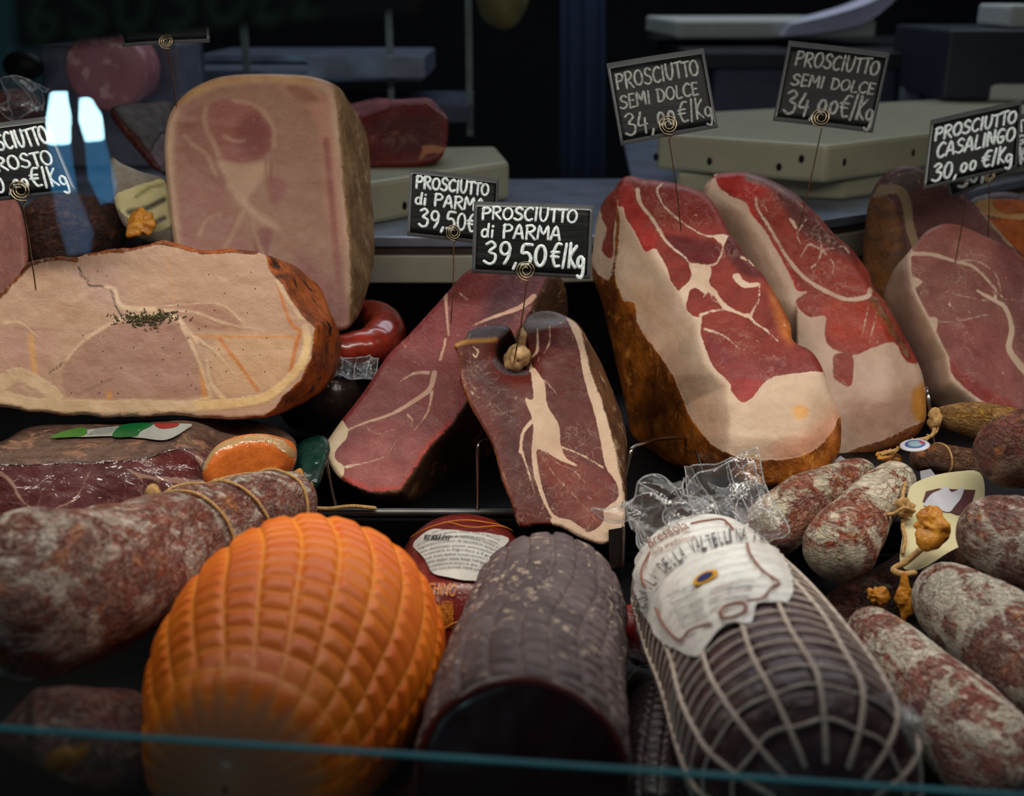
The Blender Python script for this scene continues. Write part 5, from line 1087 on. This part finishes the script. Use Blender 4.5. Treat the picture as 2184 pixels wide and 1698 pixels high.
MB().tube(W(np.array([1330, 1331, 1330, 1328]), np.array([1122, 1160, 1200, 1216]), .908), .0014, 6).build('rim', M['wirelight'], r)
tw = tag(MB().tube(cr([tuple(W(*q)) for q in ((655,1082,.985),(700,1085,.985),(750,1080,.985),(800,1084,.985))], 40), .0018, 7).build('twine_piece', TW), 'loose piece of twine lying on the deck below the pink ham', 'twine')

# ------------------------------------------------------------ price cards
def arc(cx, cy, rx, ry, a0, a1, n=10): return [(cx + rx * math.cos(R(a)), cy + ry * math.sin(R(a))) for a in np.linspace(a0, a1, n)]
GL = {
 'P': (.62, [[(.08, 0), (.05, .5), (.08, 1)], [(.0, .93), (.35, 1), (.58, .8), (.45, .55), (.08, .47)]]),
 'R': (.66, [[(.08, 0), (.06, 1)], [(.0, .95), (.38, 1), (.58, .78), (.4, .55), (.08, .48)], [(.2, .5), (.66, .0)]]),
 'O': (.72, [arc(.36, .5, .33, .48, 95, 460, 16)]),
 'S': (.62, [[(.58, .85), (.35, 1.), (.1, .82), (.2, .58), (.5, .42), (.56, .18), (.3, .0), (.02, .12)]]),
 'C': (.62, [[(.6, .88), (.4, 1.), (.12, .78), (.04, .45), (.16, .1), (.4, 0), (.6, .12)]]),
 'I': (.24, [[(.12, 0), (.12, 1)]]),
 'U': (.66, [[(.05, 1), (.06, .4), (.2, .03), (.42, .03), (.58, .4), (.6, 1)]]),
 'T': (.52, [[(.3, 0), (.28, .95)], [(.0, .97), (.6, 1.02)]]),
 'E': (.54, [[(.08, 0), (.07, 1)], [(.07, 1), (.5, .98)], [(.07, .52), (.42, .52)], [(.08, 0), (.52, .04)]]),
 'M': (.8, [[(.04, 0), (.1, 1), (.4, .35), (.68, 1), (.76, 0)]]),
 'D': (.66, [[(.08, .0), (.08, 1)], [(.0, .97), (.4, .93), (.62, .5), (.45, .08), (.08, .0)]]),
 'L': (.5, [[(.1, 1), (.08, .03), (.5, .03)]]),
 'A': (.66, [[(.0, 0), (.32, 1), (.62, 0)], [(.12, .33), (.54, .33)]]),
 'N': (.68, [[(.06, 0), (.08, 1), (.56, .03), (.6, 1)]]),
 'G': (.68, [[(.58, .88), (.36, 1), (.1, .75), (.06, .35), (.25, .03), (.52, .1), (.56, .42), (.32, .42)]]),
 'd': (.5, [arc(.22, .28, .2, .27, 0, 360, 12), [(.44, .95), (.42, .3), (.46, .02)]]),
 'i': (.22, [[(.1, .55), (.1, .02)], [(.1, .83), (.11, .86)]]),
 'K': (.5, [[(.08, 0), (.1, 1)], [(.5, .9), (.12, .42), (.5, .02)]]),
 'g': (.48, [arc(.22, .28, .19, .22, 20, 380, 12), [(.42, .42), (.43, -.15), (.3, -.4), (.08, -.3)]]),
 '3': (.6, [[(.05, .88), (.3, 1), (.5, .82), (.22, .55), (.54, .42), (.5, .1), (.25, 0), (.0, .12)]]),
 '9': (.6, [arc(.28, .7, .23, .28, 0, 360, 14), [(.52, .75), (.48, .35), (.3, .0)]]),
 '5': (.6, [[(.55, 1), (.14, .97), (.08, .58), (.36, .6), (.54, .35), (.4, .05), (.05, .05)]]),
 '0': (.6, [arc(.28, .5, .25, .47, 90, 450, 16)]),
 'o': (.46, [arc(.22, .42, .18, .26, 90, 450, 12)]),
 '4': (.58, [[(.2, 1), (.02, .4), (.5, .42)], [(.42, .7), (.4, .0)]]),
 '2': (.56, [[(.02, .8), (.25, 1), (.48, .8), (.3, .4), (.0, .02), (.52, .04)]]),
 ',': (.2, [[(.14, .08), (.04, -.18)]]),
 '/': (.26, [[(.06, -.05), (.2, 1.02)]]),
 '€': (.64, [[(.62, .95), (.35, .95), (.12, .6), (.12, .35), (.3, .03), (.58, .06)], [(.0, .6), (.5, .62)], [(.0, .42), (.46, .42)]]),
 ' ': (.35, []), '6': (.58, [[(.45, 1), (.1, .5), (.1, .2), (.3, 0), (.5, .2), (.4, .45), (.12, .35)]]), '8': (.58, [arc(.28, .75, .18, .22, 90, 450, 12), arc(.28, .27, .24, .27, 90, 450, 12)]),
}
def slate(name):
    n = NT(name); v = n.map((4, 60, 60)); f = n.noise(14, 4, .6, 0, n.map((1, 1, 14)))
    return n.out(n.mix(n.sm(f, .45, .8), C(7, 8, 9), C(24, 26, 29)), .5, n.bump(f, .5, .001), .2)
SLATE = slate('painted_slate_card'); SLEEVE = plain('plastic_sleeve', C(78, 80, 82), .3, var=.1); 
n = NT('chalk_marker'); CHALK = n.out(n.mix(n.sm(n.noise(420, 4), .35, .7), C(240, 246, 245), C(175, 195, 202)), .6)
CHALKDIM = plain('worn_marker', C(128, 131, 128), .6, var=.4, sc=300)
def price_tag(label, q, dep, lines, spiral, pin, pind, chalk=CHALK, sleeve=True, pr=1.0, wire_r=.00065, spr=21, margin=(.03, .055), behind=False):
    """q: TL TR BR BL px; dep: depth at left and right"""
    d4 = [dep[0], dep[1], dep[1], dep[0]]; c = [W(x, y, d) for (x, y), d in zip(q, d4)]
    TL, TR, BR, BL = c; nrm = np.cross(TR - TL, BL - TL); nrm /= np.linalg.norm(nrm)
    if nrm[1] > 0: nrm = -nrm
    wd = np.linalg.norm(TR - TL); ht = np.linalg.norm(BL - TL)
    def at(u, v, o=0):
        u = np.asarray(u, float)[..., None]; v = np.asarray(v, float)[..., None]
        P = TL * (1 - u) * (1 - v) + TR * u * (1 - v) + BR * u * v + BL * (1 - u) * v
        return P + nrm * (o + .0018 * np.sin(u * math.pi + .4))
    root = thing('price_tag', label, 'price tag', W(pin[0], pin[1], pind), 'handwritten price cards on wire pins')
    def sheet(nm, u0, v0, u1, v1, o, th, mat, lab=None):
        nu, nv = 24, 12; U, V_ = np.meshgrid(np.linspace(u0, u1, nu), np.linspace(v0, v1, nv), indexing='ij')
        A_ = at(U, V_, o).reshape(-1, 3); B_ = at(U, V_, o - th).reshape(-1, 3); n_ = nu * nv
        Fc = [(i * nv + j, i * nv + j + 1, (i + 1) * nv + j + 1, (i + 1) * nv + j) for i in range(nu - 1) for j in range(nv - 1)]
        Fb = [tuple(k + n_ for k in f[::-1]) for f in Fc]
        b = [i * nv for i in range(nu)] + [(nu - 1) * nv + j for j in range(1, nv)] + [i * nv + nv - 1 for i in range(nu - 2, -1, -1)] + [j for j in range(nv - 2, 0, -1)]
        Fs = [(b[k], b[(k + 1) % len(b)], b[(k + 1) % len(b)] + n_, b[k] + n_) for k in range(len(b))]
        return obj(nm, np.concatenate([A_, B_]), Fc + Fb + Fs, mat, root, True, label=lab)
    sheet('sleeve', 0, 0, 1, 1, 0, .0006, SLEEVE, 'clear plastic sleeve edge')
    card_o = sheet('card', margin[0], margin[1] * 1.3, 1 - margin[0], 1 - margin[1], .0005, .0003, SLATE, 'black chalkboard card')
    mb = MB()
    for (txt, u0, v0, u1, v1, sl, *ch) in lines:
        wtot = 0; lay = []
        for chh in txt:
            w_, st = GL[chh]; lay.append((wtot, st)); wtot += w_ + .13
        wtot -= .13
        for x0, st in lay:
            jy = random.uniform(-.03, .03); js = random.uniform(.95, 1.05)
            for s_ in st:
                Q = cr(s_, max(8, len(s_) * 5)) if len(s_) > 1 else np.array(s_)
                U = u0 + (x0 + Q[:, 0] + .06 * Q[:, 1]) / wtot * (u1 - u0); Y = (Q[:, 1] + jy) * js
                base_v = v1 + sl * (U - u0)
                V_ = base_v - Y * (v1 - v0)
                mb.tube(at(U, V_, .0006), pr * .00108 * (dep[0]) * (1.5 if (v1 - v0) > .27 else 1.2) * random.uniform(.9, 1.1), 6)
    if mb.v: mb.build('lettering', chalk, card_o, label='white handwritten lettering')
    # spiral holder and pin
    sx, sy = spiral; ds = (dep[0] + dep[1]) / 2; Cc = W(sx, sy, ds); 
    Cc = Cc + nrm * (-.003 if behind else .0035); px = ds / F; uu = (TR - TL) / wd; vv = -(BL - TL) / ht
    t = np.linspace(0, 2 * math.pi * 2.6, 110); rad = px * spr * (.28 + .72 * t / t[-1])
    a0 = -math.pi / 2 - t[-1]
    sp = np.array([Cc + rr_ * (math.cos(q_ + a0) * uu + math.sin(q_ + a0) * vv) for rr_, q_ in zip(rad, t)])
    e0 = sp[-1]; pt = W(pin[0], pin[1], pind); k1 = W(sx + 2, sy + spr * 1.35, ds) + nrm * .0005
    tail = cr([tuple(e0 + uu * px * 6 - vv * px * 1), tuple(k1), tuple(k1 * .93 + pt * .07), tuple(k1 * .5 + pt * .5 + np.array([.0006, 0, 0])), tuple(pt + (pt - k1) * .03)], 40)
    mb = MB(); mb.tube(sp, wire_r, 7); mb.tube(np.concatenate([sp[-1:], tail]), wire_r, 7); mb.build('wire_pin', M['wire'], root, label='thin spiral wire holder')
    return root
PR = 'PROSCIUTTO'
price_tag('front black card reading PROSCIUTTO di PARMA 39,50, nearest the centre', [(1011,430),(1267,438),(1259,595),(1006,582)], (.925, .925), [(PR, .07, .08, .86, .25, -.0), ('di PARMA', .07, .31, .73, .50, 0), ('39,50', .10, .56, .62, .86, .02), ('€/Kg', .66, .54, .94, .86, .05)], (1122, 578), (1097, 768), .965, wire_r=.0006)
price_tag('rear black card reading PROSCIUTTO di PARMA 39,50, partly covered by the front one', [(874,360),(1065,381),(1058,524),(868,503)], (1.01, 1.03), [(PR, .07, .10, .88, .28, -.0), ('di PARMA', .07, .34, .84, .52, 0), ('39,50', .12, .58, .64, .84, .02), ('€/Kg', .66, .58, .95, .84, .02)], (966, 497), (962, 685), 1.045, spr=17, wire_r=.00055)
price_tag('left card reading PROSCIUTTO SEMI DOLCE 34,00, worn and shiny, over the large ham', [(1293,136),(1501,102),(1532,272),(1324,311)], (.99, .99), [(PR, .06, .15, .90, .34, -.02), ('SEMI DOLCE', .06, .42, .86, .58, -.02), ('34,', .07, .64, .36, .9, .02), ('oo', .40, .60, .58, .9, .0), ('€/Kg', .62, .60, .96, .86, .0)], (1425, 268), (1452, 487), 1.04, chalk=CHALKDIM, wire_r=.00055)
price_tag('right card reading PROSCIUTTO SEMI DOLCE 34,00, over the marbled red ham', [(1682,87),(1899,112),(1862,283),(1648,258)], (1.12, 1.12), [(PR, .10, .12, .92, .30, -.0), ('SEMI DOLCE', .10, .40, .92, .54, .0), ('34,', .08, .62, .38, .9, .02), ('oo', .40, .58, .60, .88, .0), ('€/Kg', .62, .57, .96, .86, .03)], (1749, 252), (1705, 482), 1.165, chalk=CHALKDIM, wire_r=.0006)
price_tag('front card reading PROSCIUTTO CASALINGO 30,00 at the right edge', [(1985,256),(2181,212),(2170,358),(1968,405)], (1.17, 1.17), [(PR, .06, .14, .94, .32, -.0), ('CASALINGO', .10, .38, .94, .58, .0), ('30,', .08, .68, .34, .92, .02), ('oo', .37, .68, .54, .92, .0), ('€/Kg', .60, .64, .93, .88, .02)], (2062, 372), (2038, 556), 1.205, spr=14, behind=True)
price_tag('second card half hidden behind the casalingo card', [(1998,285),(2215,235),(2225,340),(2026,425)], (1.25, 1.25), [(PR, .06, .12, .94, .32, -.0), ('CASALINGO', .10, .40, .94, .56, .0), ('30,oo€/Kg', .10, .62, .92, .9, .02)], (2107, 375), (2107, 512), 1.30, spr=14, wire_r=.00055)
price_tag('price card cut off by the left edge, lettering ending in CIUTTO and OSTO', [(-150,285),(97,248),(164,411),(-95,440)], (.90, .90), [(PR, .30, .14, .95, .36, -.02), ('ARROSTO', .26, .44, .91, .62, -.0), ('20,', .28, .68, .50, .9, .0), ('oo', .53, .70, .65, .9, 0), ('€/Kg', .68, .62, .96, .88, .05)], (47, 408), (76, 614), .945, spr=23)
price_tag('card with its back in darkness over the cooked ham, behind the hanging sign', [(250,-40),(440,-60),(447,90),(262,100)], (1.10, 1.10), [], (357, 90), (376, 224), 1.135, spr=16)

# ------------------------------------------------------------ left background goods
r = thing('mortadella', 'large round mortadella face blurred behind the cooked ham', 'cold cut', W(222, 235, 1.6), )
n = NT('mortadella_face'); MF = n.out(n.mix(n.sm(n.noise(45, 3), .55, .65), C(170, 110, 118), C(205, 160, 160)), .5)
c = W(222, 150, 1.62); rr_ = 84 * 1.62 / F; ax = np.array([0, .96, .1])
mb = MB(); t = np.linspace(0, 2 * math.pi, 60, endpoint=False); rings = []
for k, (y_, s_) in enumerate(((0, .01), (0, .5), (0, .93), (.004, 1.), (.08, 1.), (.085, .9), (.085, .01))): rings.append(np.stack([np.cos(t) * rr_ * s_, 0 * t + y_, np.sin(t) * rr_ * s_], -1) + c)
mb.add(np.concatenate(rings), [(i * 60 + j, i * 60 + (j + 1) % 60, (i + 1) * 60 + (j + 1) % 60, (i + 1) * 60 + j) for i in range(6) for j in range(60)]).build('slice', MF, r)
r = thing('mortadella', 'pink fine-grained cooked sausage half at the left edge, behind the roast ham', 'cold cut', W(-20, 650, 1.1))
O_ = [(-80,430),(-20,405),(20,412),(45,450),(58,520),(56,600),(30,660),(-60,680),(-110,560)]
cut('sausage', r, O_, [(-30,520),(-20,580)], plane(1.08, 0, 540, 0, -.01), meat('meat_fine_pink', C(95, 55, 40), C(70, 42, 32), None, .5, 120, fatc=A(190, 130, 120, .7), seed=13), base=A(165, 98, 92, .7), skin=[('l', [(20,405),(52,450),(64,520),(60,600)], 4)], back=((1, 6, 0, .04), (.9, 12, 0, .08)), seed=17, step=6)
r = thing('herb_crusted_roll', 'brown spice-crusted roll behind the left price card', 'cured meat', W(150, 600, 1.15))
Body([(70,500,1.12,75),(130,500,1.16,85),(200,505,1.22,80),(260,520,1.28,60)], 1., (.8, .8)).mesh('crust', salami_mat('spice_crust', C(95, 50, 32), C(60, 36, 30), C(110, 90, 80), .35, seed=31.), r, 70, 60, lump(.003, 45, 4))
r = thing('bagged_salami', 'dark salami in clear netted bag, upper left corner', 'salami', W(40, 280, 1.3))
Body([(-20,240,1.3,40),(40,232,1.32,42),(90,250,1.34,30)], 1., (.9, .9)).mesh('salami', salami_mat('bag_salami', C(120, 50, 40), C(70, 34, 30), C(130, 110, 100), .4, seed=33.), r, 50, 50, lump(.003, 45, 4))
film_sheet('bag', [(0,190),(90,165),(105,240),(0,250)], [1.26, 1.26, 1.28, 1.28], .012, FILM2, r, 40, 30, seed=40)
Os = [(236,232),(262,222),(310,220),(365,222),(372,300),(366,372),(330,362),(300,330),(262,285),(240,255)]
r = thing('speck_wedge', 'dim brown speck wedge left of the cooked ham', 'ham', low(Os, 1.3))
cut('speck', r, Os, [(300,265),(340,310)], plane(1.27, 300, 290, -.01, -.01, [([(240,235),(300,300),(335,365)], [(240,235),(300,300),(335,365),(500,365),(500,100),(240,100)], .08, 8)]),
    meat('meat_speck', C(75, 58, 50), C(55, 42, 38), None, .2, 50, seed=14), base=A(88, 30, 26, .6), skin=[('P', [(236,225),(262,260),(300,300),(325,340),(345,390),(500,390),(500,100),(236,100)]), ('x', [(320,330),(350,280),(360,330),(340,360)])], back=((1, 4, 0, .02), (.8, 4, 4, .05)), seed=18, step=6)
r = thing('wrapped_package', 'cream printed paper package left of the cooked ham', 'package', W(310, 560, 1.2))
Op = [(236,340),(262,350),(300,366),(355,385),(368,440),(372,520),(330,520),(285,500),(258,470),(243,420)]
cut('paper', r, Op, [(300,420),(320,470)], plane(1.16, 300, 440, .01, -.015), meat('paper_print', C(150, 145, 118), C(185, 178, 130), None, .0, 50, seed=15, rough=.5, fib=0), base=C(150,146,130), fat=[('p', [(243,418),(330,385),(352,384),(366,440),(366,480),(330,495),(300,480),(258,455)])], fatc=C(205,200,150), fatpaint=[('l', [(275,452),(310,445),(350,425)], C(70,60,45), 3, 7), ('l', [(320,480),(350,465)], C(70,55,50), 3, 6), ('l', [(290,420),(320,400),(345,395)], C(150,140,90), 3, 4)],
    skin=[('l', [(600, 600), (610, 600)], 1)], back=((1, 0, 0, .02), (.85, 0, 0, .06)), seed=19, step=6)
r2 = thing('casing_tail', 'yellow gathered casing tuft in front of the cream package', 'sausage casing', W(300, 510, 1.13), 'amber casing ends'); amber(r2, (300, 478), 1.13, 28, 26, 61)
# appliance and shelves behind on the left
ap = thing('steel_shelf_unit', 'dim steel shelving with pale posts in the left background', 'shelf', W(560, 420, 2.3))
for (x0, x1, yt, d, th_, mm) in ((300, 900, 150, 2.15, .02, 'steel'), (420, 900, 118, 2.3, .012, 'steel'), (250, 1000, 225, 2.1, .03, 'steel_dark'), (0, 60, 85, 2.0, .02, 'steel'), (655, 905, 122, 2.02, .035, 'steel')):
    a = W(x0, yt, d); b = W(x1, yt, d); MB().box((a[0], a[1], a[2] - th_), (b[0], a[1] + .3, a[2])).build('shelf', M[mm], ap, False)
for x in (520, 830, 1000): 
    a = W(x, 60, 2.12); MB().box((a[0] - .006, a[1] - .006, WT + .001), (a[0] + .006, a[1] + .006, a[2] + .35)).build('post', plain('post_%d' % x, C(120, 135, 135), .4, .4), ap, False)
a = W(300, 225, 1.9); b = W(405, 90, 1.9); MB().box((a[0], a[1], WT + .001), (b[0] + .01, a[1] + .08, b[2])).build('side_panel', M['steel_dark'], ap, False)
bx = thing('steel_box', 'bluish steel appliance body in the left background', 'appliance', W(200, 330, 1.75))
a = W(100, 330, 1.78); b = W(395, 90, 1.78); o = MB().box((a[0], a[1] + .02, WT + .001), (b[0], a[1] + .15, b[2])).build('housing', plain('appliance_grey', C(105, 108, 125), .45, .1), bx, False); bevel_obj(o, .006)
c = W(50, 140, 1.7); MB().ell(c, (np.array([.03, 0, 0]), np.array([0, .02, 0]), np.array([0, 0, .022])), 24, 14).build('knob', M['black'], bx)
a = W(-60, 60, 1.9); MB().box((a[0], a[1], WT + .001), (a[0] + .18, a[1] + .04, a[2] + .08)).build('panel', plain('teal_panel', C(60, 105, 115), .4), bx, False)
# right background table
tb_ = thing('back_table', 'dark rear work table in the upper right background', 'table', (1.0, 3.0, 0))
zt = W(1600, 95, 2.5)[2]
prism('table_top', [(.35, 2.3), (1.7, 2.3), (1.7, 3.1), (.35, 3.1)], zt - .03, zt, M['dark'], tb_, .004)
for (x, y) in ((.42, 2.36), (1.62, 2.36), (.42, 3.04), (1.62, 3.04)): MB().box((x - .02, y - .02, 0), (x + .02, y + .02, zt - .031)).build('leg', M['steel_dark'], tb_, False)
for (x0, x1, y0, y1, d, col) in ((1520, 1900, 120, 270, 2.28, C(58, 64, 84)), (1925, 1960, 95, 225, 2.2, C(120, 130, 140)), (1975, 2003, 125, 225, 2.2, C(110, 120, 132))):
    a = W(x0, y1, d); b = W(x1, y0, d); MB().box((a[0], a[1], a[2]), (b[0], a[1] + .03, min(b[2], zt - .031))).build('panel', plain('table_panel_%d' % x0, col, .5), tb_, False)
def slab(name, label, cat, x0, x1, yt, yb, d, dep, mat, yaw=0, tilt=0, group=None):
    a = W(x0, yb, d); b = W(x1, yt, d); cx = (a[0] + b[0]) / 2; cy = a[1] + dep / 2; hw = (b[0] - a[0]) / 2; h = b[2] - a[2]
    m_ = MB().box((cx - hw, a[1], a[2]), (cx + hw, a[1] + dep, a[2] + h)); o = m_.build(name, mat, None, False); bevel_obj(o, min(.006, h * .2)); o.rotation_euler = (0, tilt, yaw); return tag(o, label, cat, group)
slab('cutting_board', 'pale cutting board on the rear table, top right background', 'cutting board', 1425, 1860, 42, 82, 2.42, .35, M['poly_cool'], R(4))
zz = W(1700, 30, 2.5)[2]
ps = thing('paper_stack', 'fanned stack of white paper sheets on the rear table', 'paper', W(1790, 60, 2.40))
for k in range(7):
    P0 = cr([tuple(W(1668 + k * 3, 76 - k * 4, 2.36)), tuple(W(1760, 66 - k * 5, 2.36)), tuple(W(1850, 44 - k * 6, 2.37)), tuple(W(1905 + k * 6, 4 - k * 7, 2.38))], 20)
    V = np.concatenate([P0, P0 + np.array([.02, .2, .0]), P0 - np.array([0, 0, .0012]), P0 + np.array([.02, .2, -.0012])]); m_ = 20
    Fc = [(i, i + 1, m_ + i + 1, m_ + i) for i in range(19)] + [(2 * m_ + i, 3 * m_ + i, 3 * m_ + i + 1, 2 * m_ + i + 1) for i in range(19)] + [(i, 2 * m_ + i, 2 * m_ + i + 1, i + 1) for i in range(19)] + [(m_ + i, m_ + i + 1, 3 * m_ + i + 1, 3 * m_ + i) for i in range(19)] + [(0, m_, 3 * m_, 2 * m_), (m_ - 1, 3 * m_ - 1, 4 * m_ - 1, 2 * m_ - 1)]
    obj('sheet', V, Fc, M['paper'], ps)
slab('dark_cabinet', 'dark blue-grey cabinet at upper right behind the boards', 'cabinet', 2008, 2330, 62, 215, 2.0, .3, plain('cabinet_blue', C(38, 42, 56), .5))
slab('white_box', 'small pale box on the dark cabinet at the upper right edge', 'box', 2150, 2240, 10, 60, 2.0, .15, M['poly_cool'])
# dim clothes hanging behind the counter
ck = thing('hanging_apron', 'dark blue apron hanging in the shadow behind the counter', 'apron', W(1240, 420, 2.9))
U, Vv = np.meshgrid(np.linspace(0, 1, 50), np.linspace(0, 1, 30), indexing='ij'); P = W(1195 + 95 * U, -60 + 460 * Vv, 2.9 + 0 * U); P[..., 1] += .02 * np.sin(U * 18) * (Vv * .8 + .2)
V = P.reshape(-1, 3); V2 = V + np.array([0, .003, 0]); n_ = 1500
Fc = [(i * 30 + j, (i + 1) * 30 + j, (i + 1) * 30 + j + 1, i * 30 + j + 1) for i in range(49) for j in range(29)]
obj('cloth', np.concatenate([V, V2]), Fc + [tuple(q + n_ for q in f[::-1]) for f in Fc], plain('navy_cloth', C(18, 34, 62), .9), ck)
gr = W(1243, -60, 2.9); MB().tube(np.array([gr + (0, 0, -.005), gr + (0, .01, .02), gr + (0, .04, .03)]), .003, 6).build('hook', M['steel_dark'], ck)
bt = tag(MB().ell(W(1072, -10, 1.9), (np.array([.045, 0, 0]), np.array([0, .04, 0]), np.array([0, 0, .055])), 24, 16, .1, 3).build('yellow_cheese', plain('pale_yellow', C(120, 110, 62), .6)), 'pale yellow hanging cheese at the top centre', 'cheese')
c = W(1072, -60, 1.9); MBc = MB().tube(np.array([c, c + np.array([0, 0, .3])]), .002, 6).build('hanging_string', TW, bt)

# ------------------------------------------------------------ hanging dark sign near the glass
sg = thing('hanging_sign', 'large unfocused black sign board across the top left corner', 'sign', W(380, 80, .345))
q = [(30,-120),(1010,-170),(880,25),(45,108)]
cs = [W(x, y, .345) for x, y in q]; nr = np.array([0, -1, .0])
def sat(u, v, o=0): return cs[0] * (1 - u) * (1 - v) + cs[1] * u * (1 - v) + cs[2] * u * v + cs[3] * (1 - u) * v + nr * o
V = [sat(0, 0), sat(1, 0), sat(1, 1), sat(0, 1)] + [sat(0, 0, .004), sat(1, 0, .004), sat(1, 1, .004), sat(0, 1, .004)]
obj('board', V, [(0, 1, 2, 3), (7, 6, 5, 4), (0, 4, 5, 1), (1, 5, 6, 2), (2, 6, 7, 3), (3, 7, 4, 0)], plain('sign_black', C(22, 24, 20), .5), sg, False)
mb = MB(); x0 = .04
for ch in '6S0SOLE':
    w_, st = GL[ch]
    for s_ in st:
        Q = cr(s_, max(8, len(s_) * 5)); mb.tube(np.array([sat(x0 + a * .13, .92 - b * .5, .005) for a, b in Q]), .0016, 6)
    x0 += w_ * .13 + .03
mb.build('lettering', plain('faded_green_marker', C(70, 92, 70), .6), sg, label='dim greenish lettering')
for u in (.1, .85): p = sat(u, 0); MB().tube(np.array([p, p + np.array([0, 0, .25])]), .001, 6).build('cord', M['wire'], sg)

# ------------------------------------------------------------ glass
gm = glass_mat('clear_glass'); 
a = W(-200, 1532, .475); b = W(2400, 1704, .475)
lg = thing('glass_panel', 'low front glass panel with teal edge running across the bottom', 'glass panel', (0, a[1], FD - .02))
TH = .0028
V = [a, b, (b[0], b[1] , FD - .01), (a[0], a[1], FD - .01)]; V = [np.array(v) for v in V]; V += [v + np.array([0, -TH, 0]) for v in V]
obj('pane', [v + (np.array([0, 0, -.0012]) if i in (0, 1, 4, 5) else 0) for i, v in enumerate(V)], [(0, 3, 2, 1), (4, 5, 6, 7)], gm, lg, False)
MB().add([a, b, b + (0, 0, -.0012), a + (0, 0, -.0012), a + (0, -TH, 0), b + (0, -TH, 0), b + (0, -TH, -.0012), a + (0, -TH, -.0012)], [(0, 3, 2, 1), (4, 5, 6, 7), (0, 1, 5, 4), (3, 7, 6, 2), (0, 4, 7, 3), (1, 2, 6, 5)]).build('polished_edge', plain('glass_edge', C(70, 175, 180), .5, spec=.3), lg, False, label='teal polished glass edge')
y0 = .30
ug = thing('front_glass', 'upright clear front glass of the case with blue lamp reflections', 'glass panel', (0, y0, .8))
obj('pane', [(-1.2, y0, .9), (1.2, y0, .9), (1.2, y0, 1.9), (-1.2, y0, 1.9)], [(0, 1, 2, 3)], glass_mat('front_pane', (.97, .99, .985, 1)), ug, False)
# lamps behind the viewer whose light the front glass mirrors
def mirror(px, py, Yb):
    v = W(px, py, 1.) - np.array([0, 0, CAMZ]); t = (y0 + (y0 - Yb)) / v[1]; return np.array([0, 0, CAMZ]) + v * t * np.array([1, 0, 1]) + np.array([0, Yb, 0])
E1 = emit_mat('blue_lamp_light', (.45, .85, 1, 1), 70); E2 = emit_mat('blue_lamp_glow', (.06, .36, .75, 1), 7); E3 = emit_mat('blue_lamp_dim', (.12, .35, .65, 1), 3.5)
for quads, lab in (([([(108,198),(134,198),(143,250),(142,308),(101,308),(99,250)], E1), ([(101,308),(142,308),(156,410),(110,410)], E2), ([(112,410),(156,410),(192,500),(186,540),(145,545),(122,470)], E3)], 'slim blue lamp behind the viewer, left of the pair'),
                   ([([(170,210),(188,213),(210,250),(215,300),(182,302),(168,255)], E1), ([(180,302),(216,302),(244,400),(236,430),(215,436),(188,380)], E2)], 'slim blue lamp behind the viewer, right of the pair')):
    base = mirror(quads[-1][0][-1][0], quads[-1][0][-1][1], -1.6); rt = thing('blue_lamp', lab, 'lamp', tuple(base), 'blue lamps behind the viewer')
    for qd, mt in quads:
        P = np.array([mirror(x, y, -1.6) for x, y in qd]); n_ = len(P); c_ = P.mean(0)
        V = np.concatenate([P, P + np.array([0, -.02, 0])]); obj('light_panel', V, [tuple(range(n_)), tuple(range(2 * n_ - 1, n_ - 1, -1))] + [(i, (i + 1) % n_, (i + 1) % n_ + n_, i + n_) for i in range(n_)], mt, rt, False)
# strip lamp housing above the case
XX = 1
sl = thing('strip_lamp', 'slim strip lamp housing above the display case', 'lamp', (.2, .70, CAMZ + .215))
MB().box((-.85, .668, CAMZ + .215), (1.25, .74, CAMZ + .24)).build('housing', M['steel_dark'], sl, False)
MB().box((-.85, .660, CAMZ + .115), (1.25, .667, CAMZ + .24)).build('added_shade_skirt', M['steel_dark'], sl, False)  # unseen plate added to shade the front row from the strip light
for x in (-.7, 1.0): MB().tube(np.array([(x, .70, CAMZ + .24), (x, .70, 3.0)]), .004, 6).build('rod', M['steel_dark'], sl)
